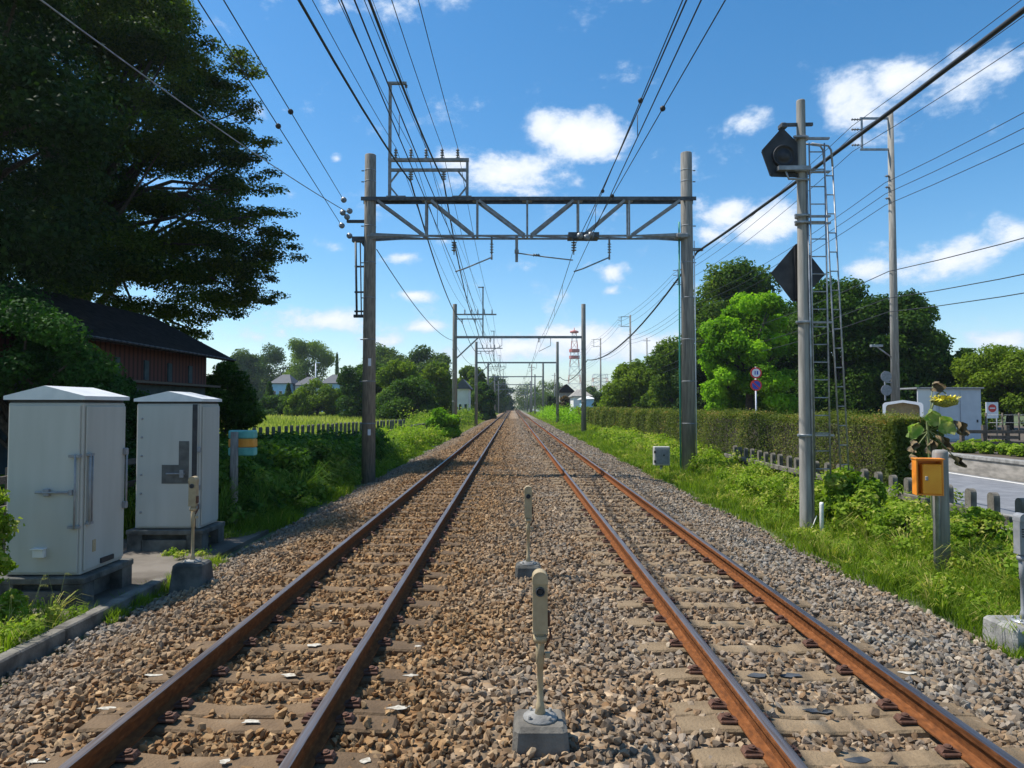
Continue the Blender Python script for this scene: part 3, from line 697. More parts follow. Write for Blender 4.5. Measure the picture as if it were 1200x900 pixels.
# ------------------------------------------------------------------ low signal / detector posts
def detector(loc, label, bw, bh, grey=False, lens=True, zt=.86, rz=0, blk='fenceconc', taper=.12):
    z0 = loc[2]; H = zt-z0
    root = empty('detector_post', loc, label, 'detector post', None if grey else 'low detector posts on concrete blocks', rz)
    paint = M['greypaint'] if grey else M['beige']
    mb = MB(); mb.box((0, 0, bh/2-.06), (bw, bw*.92, bh+.12), bev=.025, taper=taper); mb.build('base_block', M[blk], root)
    mb = MB(); mb.disc_lathe((0,0,bh), [(.105,0),(.105,.012),(.06,.022),(.05,.03)], 16)
    for a in range(4): q = a*math.pi/2+.7; mb.tube([(.085*math.cos(q), .085*math.sin(q), bh), (.085*math.cos(q), .085*math.sin(q), bh+.035)], .011, 6)
    mb.build('flange', M['concrete'] if not grey else M['steel'], root)
    mb = MB(); hb = H-.37
    mb.tube([(0,0,bh+.01),(0,0,bh+.09),(0,0,bh+.1),(0,0,bh+(hb-bh)*.62),(0,0,bh+(hb-bh)*.63),(0,0,hb+.01)], [.036,.024,.019,.019,.026,.028], 12)
    mb.tube([(0,0,hb-.06),(0,0,hb-.02)], .042, 12); mb.box((.045,0,hb-.14), (.03,.03,.03)); mb.build('pole', paint, root)
    mb = MB(); w, d = .045, .042; n = 10; top = H-w*.9
    poly = [(-w, hb), (w, hb)]+[(w*math.cos(math.pi*i/n), top+w*.9*math.sin(math.pi*i/n)) for i in range(n+1)]
    mb.prism(poly, -d, d); mb.box((0,0,hb+.005), (w*2.1, d*2.1, .012)); hd = mb.build('housing', paint, root)
    mb = MB(); poly = [(-w*1.05, top-.03)]+[(w*1.05, top-.03)]+[(w*1.05*math.cos(math.pi*i/n), top+w*.98*math.sin(math.pi*i/n)) for i in range(n+1)]
    mb.prism(poly, -d*1.25, d*1.1); mb.build('hood', M['beige'] if not grey else paint, hd)
    if lens:
        mb = MB(); mb.disc_lathe((0,-d*1.0,top-.075), [(.028,0),(.028,-.018),(.022,-.019),(.021,-.004)], 16, 'Y'); mb.build('lens_ring', M['darksteel'], hd)
        mb = MB(); mb.disc_lathe((0,-d-.006,top-.075), [(.021,0),(.016,-.006)], 16, 'Y'); mb.build('lens', M['black'], hd)
    else:
        mb = MB()
        for i in (0, 1):
            for j in range(4): mb.box((-.018+i*.036, -d-.003, top-.10-j*.022), (.016,.008,.012))
        mb.build('marking', M['black'], hd)
    mb = MB(); mb.box((w+.008, 0, hb+.08), (.016,.05,.09), bev=.005); mb.tube([(w+.016,0,hb+.02),(w+.02,0,hb-.03),(.03,0,hb-.10)], .008, 6); mb.build('side_bracket', M['clip'], hd)
    return root
a = gp(633, 872, -.21); detector((a.x, a.y, -.21), 'beige detector post nearest the camera, in the gravel between the two tracks', .36, .16, zt=.84)
b = gp(619, 676, -.21); detector((b.x, b.y, -.21), 'second beige detector post, farther along the gravel between the two tracks', .34, .16, zt=.88, blk='darkconc')
c = gp(225, 690, -.45); detector((c.x, c.y, -.45), 'beige detector post on a tall concrete block in front of the grey cabinets', .44, .34, zt=.96, taper=.18, blk='darkconc')
d_ = at(1196, 608, 6.35); detector((d_.x, 6.35, -.33), 'dark grey post with slotted housing at the right picture edge', .5, .2, True, False, zt=.86, blk='concrete', taper=.05)

# ------------------------------------------------------------------ portal gantries
GL, GR = -4.46, 5.43
def conc_pole(mb, x, z1, r0, r1, z0=-.6, n=16, y=0): mb.tube([(x,y,z0),(x,y,z1-.02),(x,y,z1)], [r0, r1, r1*.93], n)
def insulator(c, n=3, r=.07, h=.05, up=True, axis='Z'):
    mb = MB(); pr = [(.02, 0)]; s = 1 if up else -1
    for i in range(n): b = i*h*s; pr += [(.025, b), (r, b+.012*s), (r*.9, b+.03*s), (.028, b+.036*s)]
    pr += [(.02, n*h*s)]
    mb.disc_lathe(c, pr, 12, axis); return mb
def gantry1():
    D = 21.15
    root = empty('portal_gantry', (0, D, -.4), 'nearest portal gantry with a lattice truss beam and tall concrete poles over both tracks', 'gantry', 'portal gantries across the tracks')
    oz = .4
    def B(mb, nm, mt, par=None):
        mb.v = [(v[0], v[1], v[2]+oz) for v in mb.v]; return mb.build(nm, mt, par or root)
    zt, zb_ = 8.28, 7.12; PZ = 9.72
    X = lambda px: (px-601)*.0264
    mb = MB(); conc_pole(mb, GL, PZ, .215, .175); pl = B(mb, 'pole', M['pole_brown'])
    mb = MB(); conc_pole(mb, GR, PZ+.06, .215, .175); pr_ = B(mb, 'pole', M['pole'])
    for x, par in ((GL, pl), (GR, pr_)):
        for z in (1.3, 2.6, 3.9, 5.2, 6.3, 7.45, 8.85, 9.2):
            mb = MB(); r = .215-(z+.6)/10.3*.04+.004; mb.tube([(x,0,z),(x,0,z+.035)], r, 16); mb.box((x+(-.24 if x < 0 else .24)*1, 0, z+.02), (.08,.03,.03)); B(mb, 'band', M['gsteel'], par)
    # upper chord: twin angles
    mb = MB(); mb.box((.5*(GL+GR), -.19, zt), (GR-GL+.5, .035, .11)); mb.box((.5*(GL+GR), -.16, zt+.05), (GR-GL+.5,.10,.018))
    mb.box((.5*(GL+GR), .19, zt), (GR-GL+.5, .035, .11)); mb.box((.5*(GL+GR), .16, zt+.05), (GR-GL+.5,.10,.018)); B(mb, 'upper_chord', M['darksteel'])
    mb = MB()
    for y in (-.19, .19): mb.box((.5*(GL+GR), y, zb_), (GR-GL+.1, .05, .055))
    for x in (GL+.05, GR-.05):
        s = 1 if x < 0 else -1
        for y in (-.165, .165): mb.prism([(x, zb_-.09), (x+s*1.5, zb_-.0), (x+s*1.5, zb_+.035), (x, zb_+.1)], y-.012, y+.012)
    B(mb, 'lower_chord', M['gsteel'])
    mb = MB()
    for px in (499, 559, 618, 678, 737.5):
        for y in (-.19, .19): mb.box((X(px), y, (zt+zb_)/2), (.055, .03, zt-zb_))
        mb.box((X(px), 0, zt-.01), (.3,.4,.03)); mb.box((X(px), 0, zb_-.02), (.06,.36,.03))
    B(mb, 'strut', M['gsteel'])
    mb = MB()
    for a_, b_ in (((442,zt),(497,zb_)), ((505,zt),(555,zb_)), ((561,zt),(615,zb_)), ((672,zt),(622,zb_)), ((732,zt),(684,zb_)), ((797,zt),(740,zb_))):
        for y in (-.2, .2): mb.bar((X(a_[0]), y, a_[1]-.05), (X(b_[0]), y, b_[1]+.03), .03, .075)
    for k in range(6): 
        x0 = GL+k*(GR-GL)/6; mb.bar((x0, -.17, zb_), (x0+(GR-GL)/6, .17, zb_), .03, .03)
    B(mb, 'diagonal', M['gsteel'])
    # insulator frame standing on the beam, upper left
    f = MB(); xl, xr = X(455), X(547); z2, z3 = 1.85+(476-184)*.0264, 1.85+(476-193)*.0264
    f.box((xl, 0, (zt+11.95)/2), (.09,.09,11.95-zt)); f.box((xr, 0, (zt+z2)/2), (.08,.08,z2-zt))
    f.box(((xl+xr)/2, -.0, z2), (xr-xl+.1, .12, .09)); f.box(((xl+xr)/2, 0, z3-.08), (xr-xl, .1, .08))
    f.box((xl+.22, 0, 12.0), (.58,.1,.07)); f.box((xl+.22, 0, zt+.09), (.6,.3,.04)); f.box((xr-.16, 0, zt+.09), (.6,.3,.04))
    for x, s in ((xl, 1), (xr, -1)): f.bar((x, 0, z3-.5), (x+s*.3, 0, z3-.1), .04, .05); f.bar((x, 0, zt+.45), (x+s*.28, 0, zt+.1), .04, .05)
    fr = B(f, 'insulator_frame', M['gsteel'])
    for px in (462, 480, 498, 517, 535.5): B(insulator((X(px), 0, z2+.05), 4, .06, .08), 'insulator', M['porcelain'], fr)
    for px in (480, 519): B(insulator((X(px), 0, z3-.12), 4, .08, .075, up=False), 'insulator', M['glass_ins'], fr)
    B(insulator((xl+.5, 0, 11.95), 2, .05, .05, up=False), 'insulator', M['porcelain'], fr)
    # drop brackets and steady arms
    for sx, tx, ym in ((576, 533, .0), (715, 673, .0)):
        mb = MB(); mb.tube([(X(sx),0,zb_),(X(sx),0,zb_-.22)], .03, 8); mb.tube([(X(sx),0,zb_-.55),(X(sx),0,zb_-.7)], .03, 8)
        mb.tube([(X(sx)-.02,0,zb_-.64),(X(tx)+.3,0,zb_-.98),(X(tx),0,6.04)], .022, 8); arm = B(mb, 'steady_arm', M['gsteel'])
        B(insulator((X(sx),0,zb_-.2), 4, .06, .085, up=False), 'insulator', M['glass_ins'], arm)
    for px in (531.5, 673):
        mb = insulator((X(px),0,zb_-.15), 4, .085, .08, up=False); mb.tube([(X(px),0,zb_),(X(px),0,zb_-.55)], .018, 6); B(mb, 'insulator', M['porcelain'])
    mb = MB(); mb.box((X(605.5), 0, zb_-.38), (.09,.09,.78)); mb.box((X(605.5),0,zb_-.45), (.13,.13,.1)); mb.tube([(X(607),0,zb_-.5),(X(640),0,zb_-.62),(X(672),0,zb_-.72)], .02, 8); arm = B(mb, 'steady_arm', M['gsteel'])
    B(insulator((X(625),0,zb_-.56), 3, .05, .07, axis='X'), 'insulator', M['porcelain'], arm)
    mb = MB()
    mb.box((X(684),-.0,zb_+.02), (.95,.5,.16)); mb.box((X(680),-.25,zb_-.09), (.5,.12,.1)); mb.tube([(X(672),-.3,zb_-.1),(X(696),-.3,zb_-.12)], .05, 8); an = B(mb, 'anchor_plate', M['darksteel'])
    for px, dz in ((679,-.05),(687,-.1),(692,-.02)): B(insulator((X(px),-.42,zb_+dz), 3, .1, .06, axis='Y'), 'insulator', M['glass_ins'], an)
    # anchor insulators and tension rod on the left pole
    an2 = MB(); an2.box((GL-.35, 0, 7.62), (.75,.1,.08)); an2.box((GL-.3,0,7.05), (.5,.16,.16)); an2.tube([(GL-.3,0,7.1),(GL-.05,0,6.7)], .06, 8); br = B(an2, 'anchor_bracket', M['darksteel'])
    for px, py in ((405,237),(404,252),(412,250),(409,257),(403,267),(412,279)):
        q = Vector((X(px), -.5, 1.85+(476-py)*.0264)); B(insulator(q, 2, .088, .05, axis='Y'), 'insulator', M['glass_ins'], br)
    mb = MB(); mb.tube([(X(416),-.1,6.95),(X(418),-.1,4.6)], .035, 8); mb.tube([(X(421),-.05,6.95),(X(423),-.05,4.6)], .02, 8)
    for z in (6.2, 5.4, 4.8): mb.box((X(421), 0, z), (.35,.05,.05))
    mb.box((X(423),0,4.65), (.5,.1,.09)); B(mb, 'tension_rod', M['darksteel'])
    for z in (3.2, 1.05):
        mb = MB(); mb.box((GL+.06,-.21,z), (.09,.012,.24 if z > 2 else .18)); B(mb, 'number_plate', M['signwhite'], pl)
    # conduits on the right pole
    mb = MB(); mb.tube([(GR-.25,0,-.3),(GR-.25,0,4.4),(GR-.24,0,7.6)], .028, 8); B(mb, 'conduit', M['green'])
    mb = MB(); mb.tube([(GR+.235,-.03,-.1),(GR+.22,-.03,7.0)], .018, 8); B(mb, 'ground_wire', M['signwhite'])
    mb = MB(); mb.box((GR-.2,-.1,7.12), (.35,.35,.14), bev=.02); B(mb, 'bracket', M['gsteel'])
    mb = MB(); mb.box((GR+.28,-.05,6.72), (.4,.12,.08)); B(mb, 'cable_arm', M['gsteel'])
    return root
gantry1()
def gantry_n():
    root = empty('portal_gantry', (0, 0, -.4)); oz = .4
    def B(mb, nm, mt, par=None):
        mb.v = [(v[0], v[1], v[2]+oz) for v in mb.v]; return mb.build(nm, mt, par or root)
    for x in (GL, GR):
        mb = MB(); conc_pole(mb, x, 9.7, .2, .165); p_ = B(mb, 'pole', M['pole'])
        mb = MB()
        for z in (2.2, 4.4, 6.2): mb.tube([(x,0,z),(x,0,z+.05)], .2, 14)
        B(mb, 'band', M['gsteel'], p_)
    mb = MB(); mb.box(((GL+GR)/2, 0, 7.15), (GR-GL, .16, .18)); B(mb, 'beam', M['gsteel'])
    mb = MB(); mb.bar((GL+.1,0,5.5),(GL+1.8,0,7.1), .09, .1); B(mb, 'brace', M['gsteel'])
    mb = MB(); mb.box((GL+1.6,0,8.9), (3.2,.12,.1)); mb.box((GL+1.1,0,8.55), (2.2,.1,.08)); ca = B(mb, 'crossarm', M['gsteel'])
    for x in (-3.7,-3.2,-2.7,-2.2,-1.6): B(insulator((x,0,8.95), 4, .07, .09), 'insulator', M['porcelain'], ca)
    for x in (-3.9, -2.9): B(insulator((x,0,8.5), 4, .08, .075, up=False), 'insulator', M['glass_ins'], ca)
    mb = MB(); mb.box((-2.3,0,9.1), (.1,.1,3.9)); mb.box((-2.45,0,11.0), (.45,.1,.07)); B(mb, 'earth_wire_post', M['gsteel'])
    for x in (-1.74, 2.0):
        mb = MB(); mb.tube([(x+.9,0,7.1),(x+.9,0,6.5),(x,0,6.05)], .025, 6); B(mb, 'steady_arm', M['gsteel'])
        B(insulator((x,0,7.06), 4, .08, .08, up=False), 'insulator', M['porcelain'])
    return root
GD = [52.3, 83.0, 122.5, 168, 213, 258, 303, 348, 393, 438]
ords = ['second', 'third', 'fourth', 'fifth', 'sixth', 'seventh', 'eighth', 'ninth', 'tenth', 'eleventh']
g0 = gantry_n()
for i, (dd, o_) in enumerate(zip(GD, ords)):
    g = g0 if i == 0 else copy_tree(g0); g.location = (0, dd, -.4)
    tag(g, f'{o_} portal gantry from the camera, a plain single-beam portal over both tracks', 'gantry', 'portal gantries across the tracks')
# gantry behind the camera carries the near wires
gb = copy_tree(g0); gb.location = (0, -11, -.4); tag(gb, 'portal gantry behind the camera that carries the near ends of the wires', 'gantry', 'portal gantries across the tracks')

# ------------------------------------------------------------------ overhead wires
def span(a, b, sag, n=14):
    a, b = Vector(a), Vector(b); return [a.lerp(b, t/n)-Vector((0, 0, sag*4*(t/n)*(1-t/n))) for t in range(n+1)]
def wire(name, label, pts, r, sags, cat='wire', group='wires over the railway', mat='wire', extra=None, n=14):
    P = []
    for i in range(len(pts)-1):
        s = span(pts[i], pts[i+1], sags[min(i, len(sags)-1)], n); P += s if not P else s[1:]
    k = len(P); rs = [r*.82*(1+max(0, p.y-40)/260) for p in P]
    mb = MB(); o = P[0].copy(); mb.tube([p-o for p in P], rs, 6)
    if extra: extra(mb, o)
    ob = mb.build(name, M[mat], None, o); return tag(ob, label, cat, group)
sup = [-11, 21.15]+GD
def along(x1, z1, x2, z2, last=9): return [(x1, y, z1) if y < 30 else (x2, y, z2) for y in sup[:last]]
X1 = lambda px: (px-601)*.0264
wire('feeder_cable', 'thick black feeder cable hanging from the left lower insulator of the nearest gantry', [(X1(480),-11,8.85),(X1(480),21.15,8.87)]+[(-3.9,y,8.3) for y in GD[:8]], .032, [1.05,.8])
wire('feeder_cable', 'thick black feeder cable hanging from the right lower insulator of the nearest gantry', [(X1(519),-11,8.85),(X1(519),21.15,8.87)]+[(-2.9,y,8.3) for y in GD[:8]], .03, [1.0,.8])
words = ['outermost', 'second', 'middle', 'fourth', 'innermost']
for i, px in enumerate((462,480,498,517,535.5)):
    x2 = (-3.7,-3.2,-2.7,-2.2,-1.6)[i]; zt_ = 1.85+(476-184)*.0264+.4
    wire('distribution_wire', f'thin wire on the {words[i]} pin insulator of the nearest gantry, counted from its left pole', [(X1(px),-11,zt_),(X1(px),21.15,zt_)]+[(x2,y,9.35) for y in GD[:8]], .011, [.85,.7])
wire('earth_wire', 'topmost thin wire hung from the tall L-shaped bracket of the nearest gantry', [(X1(474),-11,11.8),(X1(474),21.15,11.82)]+[(-2.6,y,10.9) for y in GD[:8]], .009, [.5,.5])
def drops(x, zc, zm):
    def f(mb, o):
        for g0_, g1_ in zip(sup[:5], sup[1:6]):
            L_ = g1_-g0_
            for k in range(1, 6):
                t = k/6; y = g0_+L_*t
                if y < 1: continue
                zz = zm-.55*4*t*(1-t); mb.tube([Vector((x, y, zz))-o, Vector((x, y, zc))-o], .006, 4)
    return f
for c_, nm, xx in ((-1.74, 'left', -1.76), (2.05, 'right', 1.93)):
    wire('contact_wire', f'copper contact wire over the {nm} track, held by the steady arms', [(xx,y,6.03) for y in sup[:9]], .011, [.02])
    wire('messenger_wire', f'messenger wire sagging above the contact wire of the {nm} track', [(xx,y,6.85) for y in sup[:9]], .013, [.5], extra=drops(xx, 6.03, 6.85))
# overlapping span that ends on the truss (right) and on the left pole
def balls(ps, r=.055):
    def f(mb, o):
        for p in ps: mb.disc_lathe(Vector(p)-o, [(.01,-r),(r*.8,-r*.6),(r,0),(r*.8,r*.6),(.01,r)], 10)
    return f
p1 = at(800,0,9.5); p2 = at(850,0,8.3); e1 = (X1(684), 21.15, 7.1); e2 = (X1(690), 21.15, 7.1)
def through(p, e, y0=-11):
    p, e = Vector(p), Vector(e); d = (p-e)/(p.y-e.y); return tuple(e+d*(y0-e.y))
for p, e, lb in ((p1, e1, 'left one of the two wires over the right track ending at the truss insulators'), (p2, e2, 'right one of the two wires over the right track ending at the truss insulators')):
    q = Vector(e).lerp(p, .35); q2 = Vector(e).lerp(p, .75)
    wire('anchored_wire', lb, [tuple(p+(p-Vector(e))*.6), tuple(e)], .012, [.0], extra=balls([q, q2], .05), n=4)
for x0, ex, ey, lb in ((232, 403, 267, 'lower anchored wire running to the insulators left of the nearest gantry pole'), (262, 405, 237, 'upper anchored wire running to the insulators left of the nearest gantry pole')):
    p = at(x0, 0, 8.6); e = Vector((X1(ex), 20.6, 1.85+(476-ey)*.0264)); wire('anchored_wire', lb, [tuple(p+(p-e)*.7), tuple(e)], .012, [.0], extra=balls([at(305,70,e.y-(e.y-8.6)*.0) if False else p.lerp(e,.35)]), n=4)
p = at(48, 0, 9.0); e = Vector((X1(408), 20.8, 1.85+(476-250)*.0264)); wire('stay_wire', 'grey wire crossing in front of the big dark tree to the nearest gantry pole', [tuple(p+(p-e)*.5), tuple(p), tuple(e)], .014, [0, .12], mat='steel')
wire('communication_cable', 'cable sagging from the left pole of the nearest gantry to the left poles beyond', [(GL+.2,21.2,6.75),(GL-.1,52.3,6.9)]+[(GL-.1,y,6.9) for y in GD[1:7]], .02, [.6])
cb = [(5.75,-11,6.7),(5.75,21.15,6.66),(5.72,52.3,5.4)]+[(5.72,y,5.4) for y in GD[1:7]]
wire('bundled_cable', 'very thick black cable sweeping from the top right corner to the right gantry poles', cb, .042, [.38,.95,.9], cat='cable')

# ------------------------------------------------------------------ signal mast with ladders
def mast():
    base = gp(945, 632, -.4); D = base.y; root = empty('signal_mast', (base.x, D, -.4), 'slim grey signal mast with ladders, carrying a black pentagon board and a black diamond board', 'signal mast')
    s = D/800
    def Lc(x, y, dy=0): q = at(x, y, D+dy); return Vector((q.x-base.x, dy, q.z+.4))
    mb = MB(); top = Lc(940.5, 118).z; mb.tube([(0,0,-.3),(0,0,.1),(0,0,top-.02),(0,0,top)], [.11,.108,.072,.068], 16); B_ = mb.build('pole', M['pole_light'], root)
    # pentagon target board seen from behind
    mb = MB(); pts = [Lc(x, y) for x, y in ((917,151),(893,178),(903,206),(934,207),(936,170))]; mb.prism([(p.x, p.z) for p in pts], -.02, .03); pb = mb.build('pentagon_board', M['blackpaint'], root)
    q = Lc(917, 184); mb = MB(); mb.disc_lathe((q.x, -.02, q.z), [(.19,0),(.19,-.05),(.165,-.055),(.165,-.03),(.1,-.035),(.09,-.06),(.02,-.065)], 20, 'Y'); mb.build('lamp_housing', M['black'], pb)
    for i_, j_ in ((0,1),(1,2),(2,3)): mb = MB(); u_, v_ = pts[i_], pts[j_]; mb.bar((u_.x, -.03, u_.z), (v_.x, -.03, v_.z), .03, .05); mb.build('rim', M['black'], pb)
    q = Lc(917, 150); mb = MB(); mb.box((q.x, 0, q.z+.02), (.12,.16,.1), bev=.02); mb.bar((q.x, 0, q.z+.05), (.2, 0, q.z+.06), .05, .05); mb.build('arm', M['darksteel'], pb)
    mb = MB(); a_ = Lc(915, 200); mb.box((a_.x+.18, -.1, a_.z), (.55,.1,.07)); mb.build('bracket', M['steel'], root); mb = MB(); a_ = Lc(918, 210); mb.tube([(a_.x,-.1,a_.z+.1),(a_.x+.05,-.1,a_.z-.03),(a_.x+.4,-.1,a_.z-.04)], .02, 8); mb.build('bracket', M['steel'], root)
    # diamond board
    mb = MB(); pts = [Lc(x, y) for x, y in ((936,284),(907,318),(933,352),(941,352),(971,320),(943,284))]; mb.prism([(p.x, p.z) for p in pts], .13, .16); db = mb.build('diamond_board', M['blackpaint'], root)
    mb = MB()
    for x in (-.06, .06): q = Lc(939, 318); mb.box((q.x+x, .11, q.z), (.03,.04,.9))
    mb.build('board_rib', M['black'], db)
    # vertical ladder
    mb = MB(); 
    def lad(x0, y0, x1, y1, w, dy0, dy1, rung):
        p0, p1 = Lc(x0, y0, dy0), Lc(x1, y1, dy1); p0.y = dy0; p1.y = dy1
        for sx in (0, w): mb.tube([p0+Vector((sx,0,0)), p1+Vector((sx,0,0))], .014, 8)
        n = int((p1-p0).length/rung)
        for i in range(n): q = p0.lerp(p1, (i+.5)/n); mb.tube([q, q+Vector((w,0,0))], .011, 6)
    lad(955, 560, 948, 168, .26, -.06, -.06, .30); mb.build('ladder', M['steel'], root)
    mb = MB(); lad(985, 556, 966, 195, .14, .12, .12, .33)
    t = Lc(966, 195, .12); t.y = .12
    for sx in (0, .14): mb.tube([t+Vector((sx,0,0)), t+Vector((sx-.02,0,.28)), t+Vector((sx-.07,0,.36)), t+Vector((sx-.36,0,.40))], .018, 8)
    mb.build('leaning_ladder', M['steel'], root)
    for y in (163, 202, 254, 262, 378, 510):
        q = Lc(945, y); mb = MB(); mb.tube([(0,0,q.z-.02),(0,0,q.z+.02)], .125, 14); mb.box((.22,-.02,q.z), (.5,.06,.03)); mb.box((-.1,-.1,q.z), (.14,.05,.03)); mb.build('clamp', M['steel'], root)
    mb = MB(); mb.tube([(.09,-.09,0),(.075,-.085,3.2),(.06,-.07,top-1.2)], .016, 8); mb.build('conduit', M['steel'], root)
    mb = MB(); mb.tube([(-.13,-.04,.0),(.04,-.15,.25),(.12,-.12,.42)], .008, 6); mb.build('ground_wire', M['white'], root)
mast()
q = gp(963, 636, -.38); mb = MB(); mb.tube([(0,0,-.2),(0,0,.62),(0,0,.66)], [.033,.033,.028], 10); o = mb.build('marker_stake', M['white'], None, q); tag(o, 'short white marker stake beside the foot of the signal mast', 'stake')

# orange box on concrete post
def obox():
    q = gp(1104, 684, -.38); D = q.y; root = empty('concrete_post', q, 'round concrete post carrying an orange box in the weeds beside the road fence', 'post')
    mb = MB(); mb.tube([(0,0,-.2),(0,0,1.64),(0,0,1.67),(0,0,1.68)], [.095,.09,.08,.05], 16); mb.build('post', M['pole'], root)
    mb = MB(); mb.tube([(-.11,-.09,-.1),(-.10,-.09,1.1),(-.14,-.12,1.15)], .028, 8); mb.build('conduit', M['steel'], root)
    bx = empty('phone_box', (q.x-.235, D-.12, .97), 'small open-fronted orange telephone box fixed to the round concrete post', 'box')
    w, h, d = .30, .44, .17
    mb = MB(); mb.box((-w/2+.008,0,0), (.016,d,h)); mb.box((w/2-.008,0,0), (.016,d,h)); mb.box((0,0,h/2-.008), (w-.034,d,.016)); mb.box((0,0,-h/2+.008), (w-.034,d,.016)); mb.box((0,d/2-.008,0), (w-.034,.014,h-.034)); mb.prism([(-w/2-.01,h/2+.002),(w/2+.01,h/2+.002),(w/2+.01,h/2+.014),(-w/2-.01,h/2+.014)], -d/2-.03, d/2)
    mb.build('case', M['orange'], bx)
    mb = MB(); mb.box((.03,-.02,-.02), (.215,.13,.37), bev=.01); dr = mb.build('inner_door', M['yelloworange'], bx)
    mb = MB(); mb.box((-.04,-.095,-.01), (.03,.03,.05), bev=.005); mb.build('latch', M['steel'], dr)
    bx.rotation_euler.z = R(-14)
obox()

# sunflower, withered
def sunflower():
    b0 = gp(1090, 640, -.38); b0 = at(1096, 620, 9.6); b0.z = -.38
    root = empty('sunflower', b0, 'tall withering sunflower with a drooping yellow head behind the orange box', 'plant'); D = 9.6
    def Lc(x, y): return at(x, y, D)-b0
    mb = MB(); P = [Vector((0,0,0)), Lc(1090,560), Lc(1088,520), Lc(1086,495), Lc(1092,477), Lc(1097,463), Lc(1104,458), Lc(1108,461)]
    mb.tube(P, [.022,.02,.018,.016,.014,.012,.012,.011], 8); st = mb.build('stem', LM_st, root)
    # drooping head: disc facing down
    h = Lc(1107, 470); mb = MB(); mb.disc_lathe(h, [(.02,.08),(.1,.06),(.165,.0),(.15,-.05),(.02,-.09)], 18); mb.build('flower_head', M['seed'], root)
    V = []; n = 34
    for i in range(n*2):
        q = 2*math.pi*i/n+random.uniform(-.1,.1); r0 = .13; r1 = random.uniform(.17,.22); dz = random.uniform(-.02,.10); dd = Vector((math.cos(q), math.sin(q), 0)); t = Vector((-math.sin(q), math.cos(q), 0))
        a_ = h+dd*r0+Vector((0,0,.03-.02*(i % 2))); b_ = h+dd*r1+Vector((0,0,dz)); m_ = (a_+b_)/2
        V.append([a_, m_+t*.024, b_, m_-t*.024])
    bulk('petals', np.array([[tuple(p) for p in f] for f in V]), 4, M['petal'], None, root)
    # big leaves: broad, cupped
    def big(px, py, w, l, ang, mat, droop):
        mb = MB(); c = Lc(px, py); c.y += random.uniform(-.1,.1); Rr = Matrix.Rotation(ang, 3, 'Y'); n = 7; vs = []; fs = []
        for i in range(n):
            t = i/(n-1); ww = w*math.sin(math.pi*min(1, t*.93+.05))**.7
            for j in range(5):
                s_ = (j-2)/2; vs.append(c+Rr @ Vector((s_*ww, -.1*abs(s_)*droop+.04*math.sin(t*9+s_*3), (.5-t)*l-abs(s_)*.03)))
        for i in range(n-1):
            for j in range(4): fs.append((i*5+j, i*5+j+1, (i+1)*5+j+1, (i+1)*5+j))
        mb.add(vs, fs, 0, True); mb.build('leaf', mat, root)
        m2 = MB(); m2.tube([Lc(1088, 505), c.lerp(Lc(1088,505), .5)+Vector((0,0,.04)), c+Vector((0,0,l*.3))], .007, 5); m2.build('leaf_stalk', LM_st, root)
    big(1066, 503, .10, .25, .7, M['sunleaf'], 1); big(1100, 497, .12, .29, -.5, M['sunleaf'], 1); big(1087, 488, .11, .22, .1, M['sunleaf'], 1)
    for px, py, w, l, a_ in ((1090,522,.06,.2,.2),(1106,518,.05,.22,-.5),(1070,522,.04,.16,.5),(1112,538,.03,.18,-.6),(1064,540,.02,.2,.1),(1097,452,.09,.14,.4),(1115,500,.06,.2,-.3)): big(px, py, w, l, a_, M['deadleaf'], 1.6)
LM_st = pmat('stem_green', (.13,.17,.05), (.22,.24,.1), 8, .7)
M['seed'] = pmat('seed_disc', (.10,.09,.02), (.50,.46,.06), 60, .9, bump=.8, bscale=120)
M['petal'] = pmat('yellow_petals', (.62,.55,.03), (.75,.62,.05), 20, .6)
M['sunleaf'] = leafmat('sunflower_leaf', (.22,.34,.09), (.22,.34,.09), .45, .7)
def mottle(m, a, b):
    nt = m.node_tree; r_ = [n for n in nt.nodes if n.type == 'VALTORGB'][0]; tc = nt.nodes.new('ShaderNodeTexCoord'); n = nt.nodes.new('ShaderNodeTexNoise'); n.inputs['Scale'].default_value = 11
    nt.links.new(tc.outputs['Object'], n.inputs['Vector']); nt.links.new(n.outputs[0], r_.inputs[0]); e = r_.color_ramp.elements; e[0].position = .38; e[1].position = .66; e[0].color = (*a,1); e[1].color = (*b,1)
mottle(M['sunleaf'], (.18,.30,.07), (.46,.46,.20))
M['deadleaf'] = pmat('withered_leaf', (.10,.07,.035), (.26,.19,.10), 12, .9)
sunflower()

# teal box on a post, left
def tealbox():
    q = at(283, 521, 13.2); root = empty('marker_post', (q.x-.075, 13.2, -.5), 'grey post bearing a teal box with an orange stripe, beside the farther cabinet', 'marker'); 
    mb = MB(); mb.tube([(0,-.16,-.2),(0,-.16,1.86)], [.08,.07], 12); mb.build('post', M['pole_brown'], root)
    z = q.z+.53
    for nm, dz, h, mt in (('panel', .165, .16, 'teal'), ('stripe', 0, .165, 'tealorange'), ('panel', -.165, .16, 'teal')):
        mb = MB(); mb.box((.08, .05, z+dz), (.50, .20, h), bev=.02); mb.build(nm, M[mt], root)
tealbox()
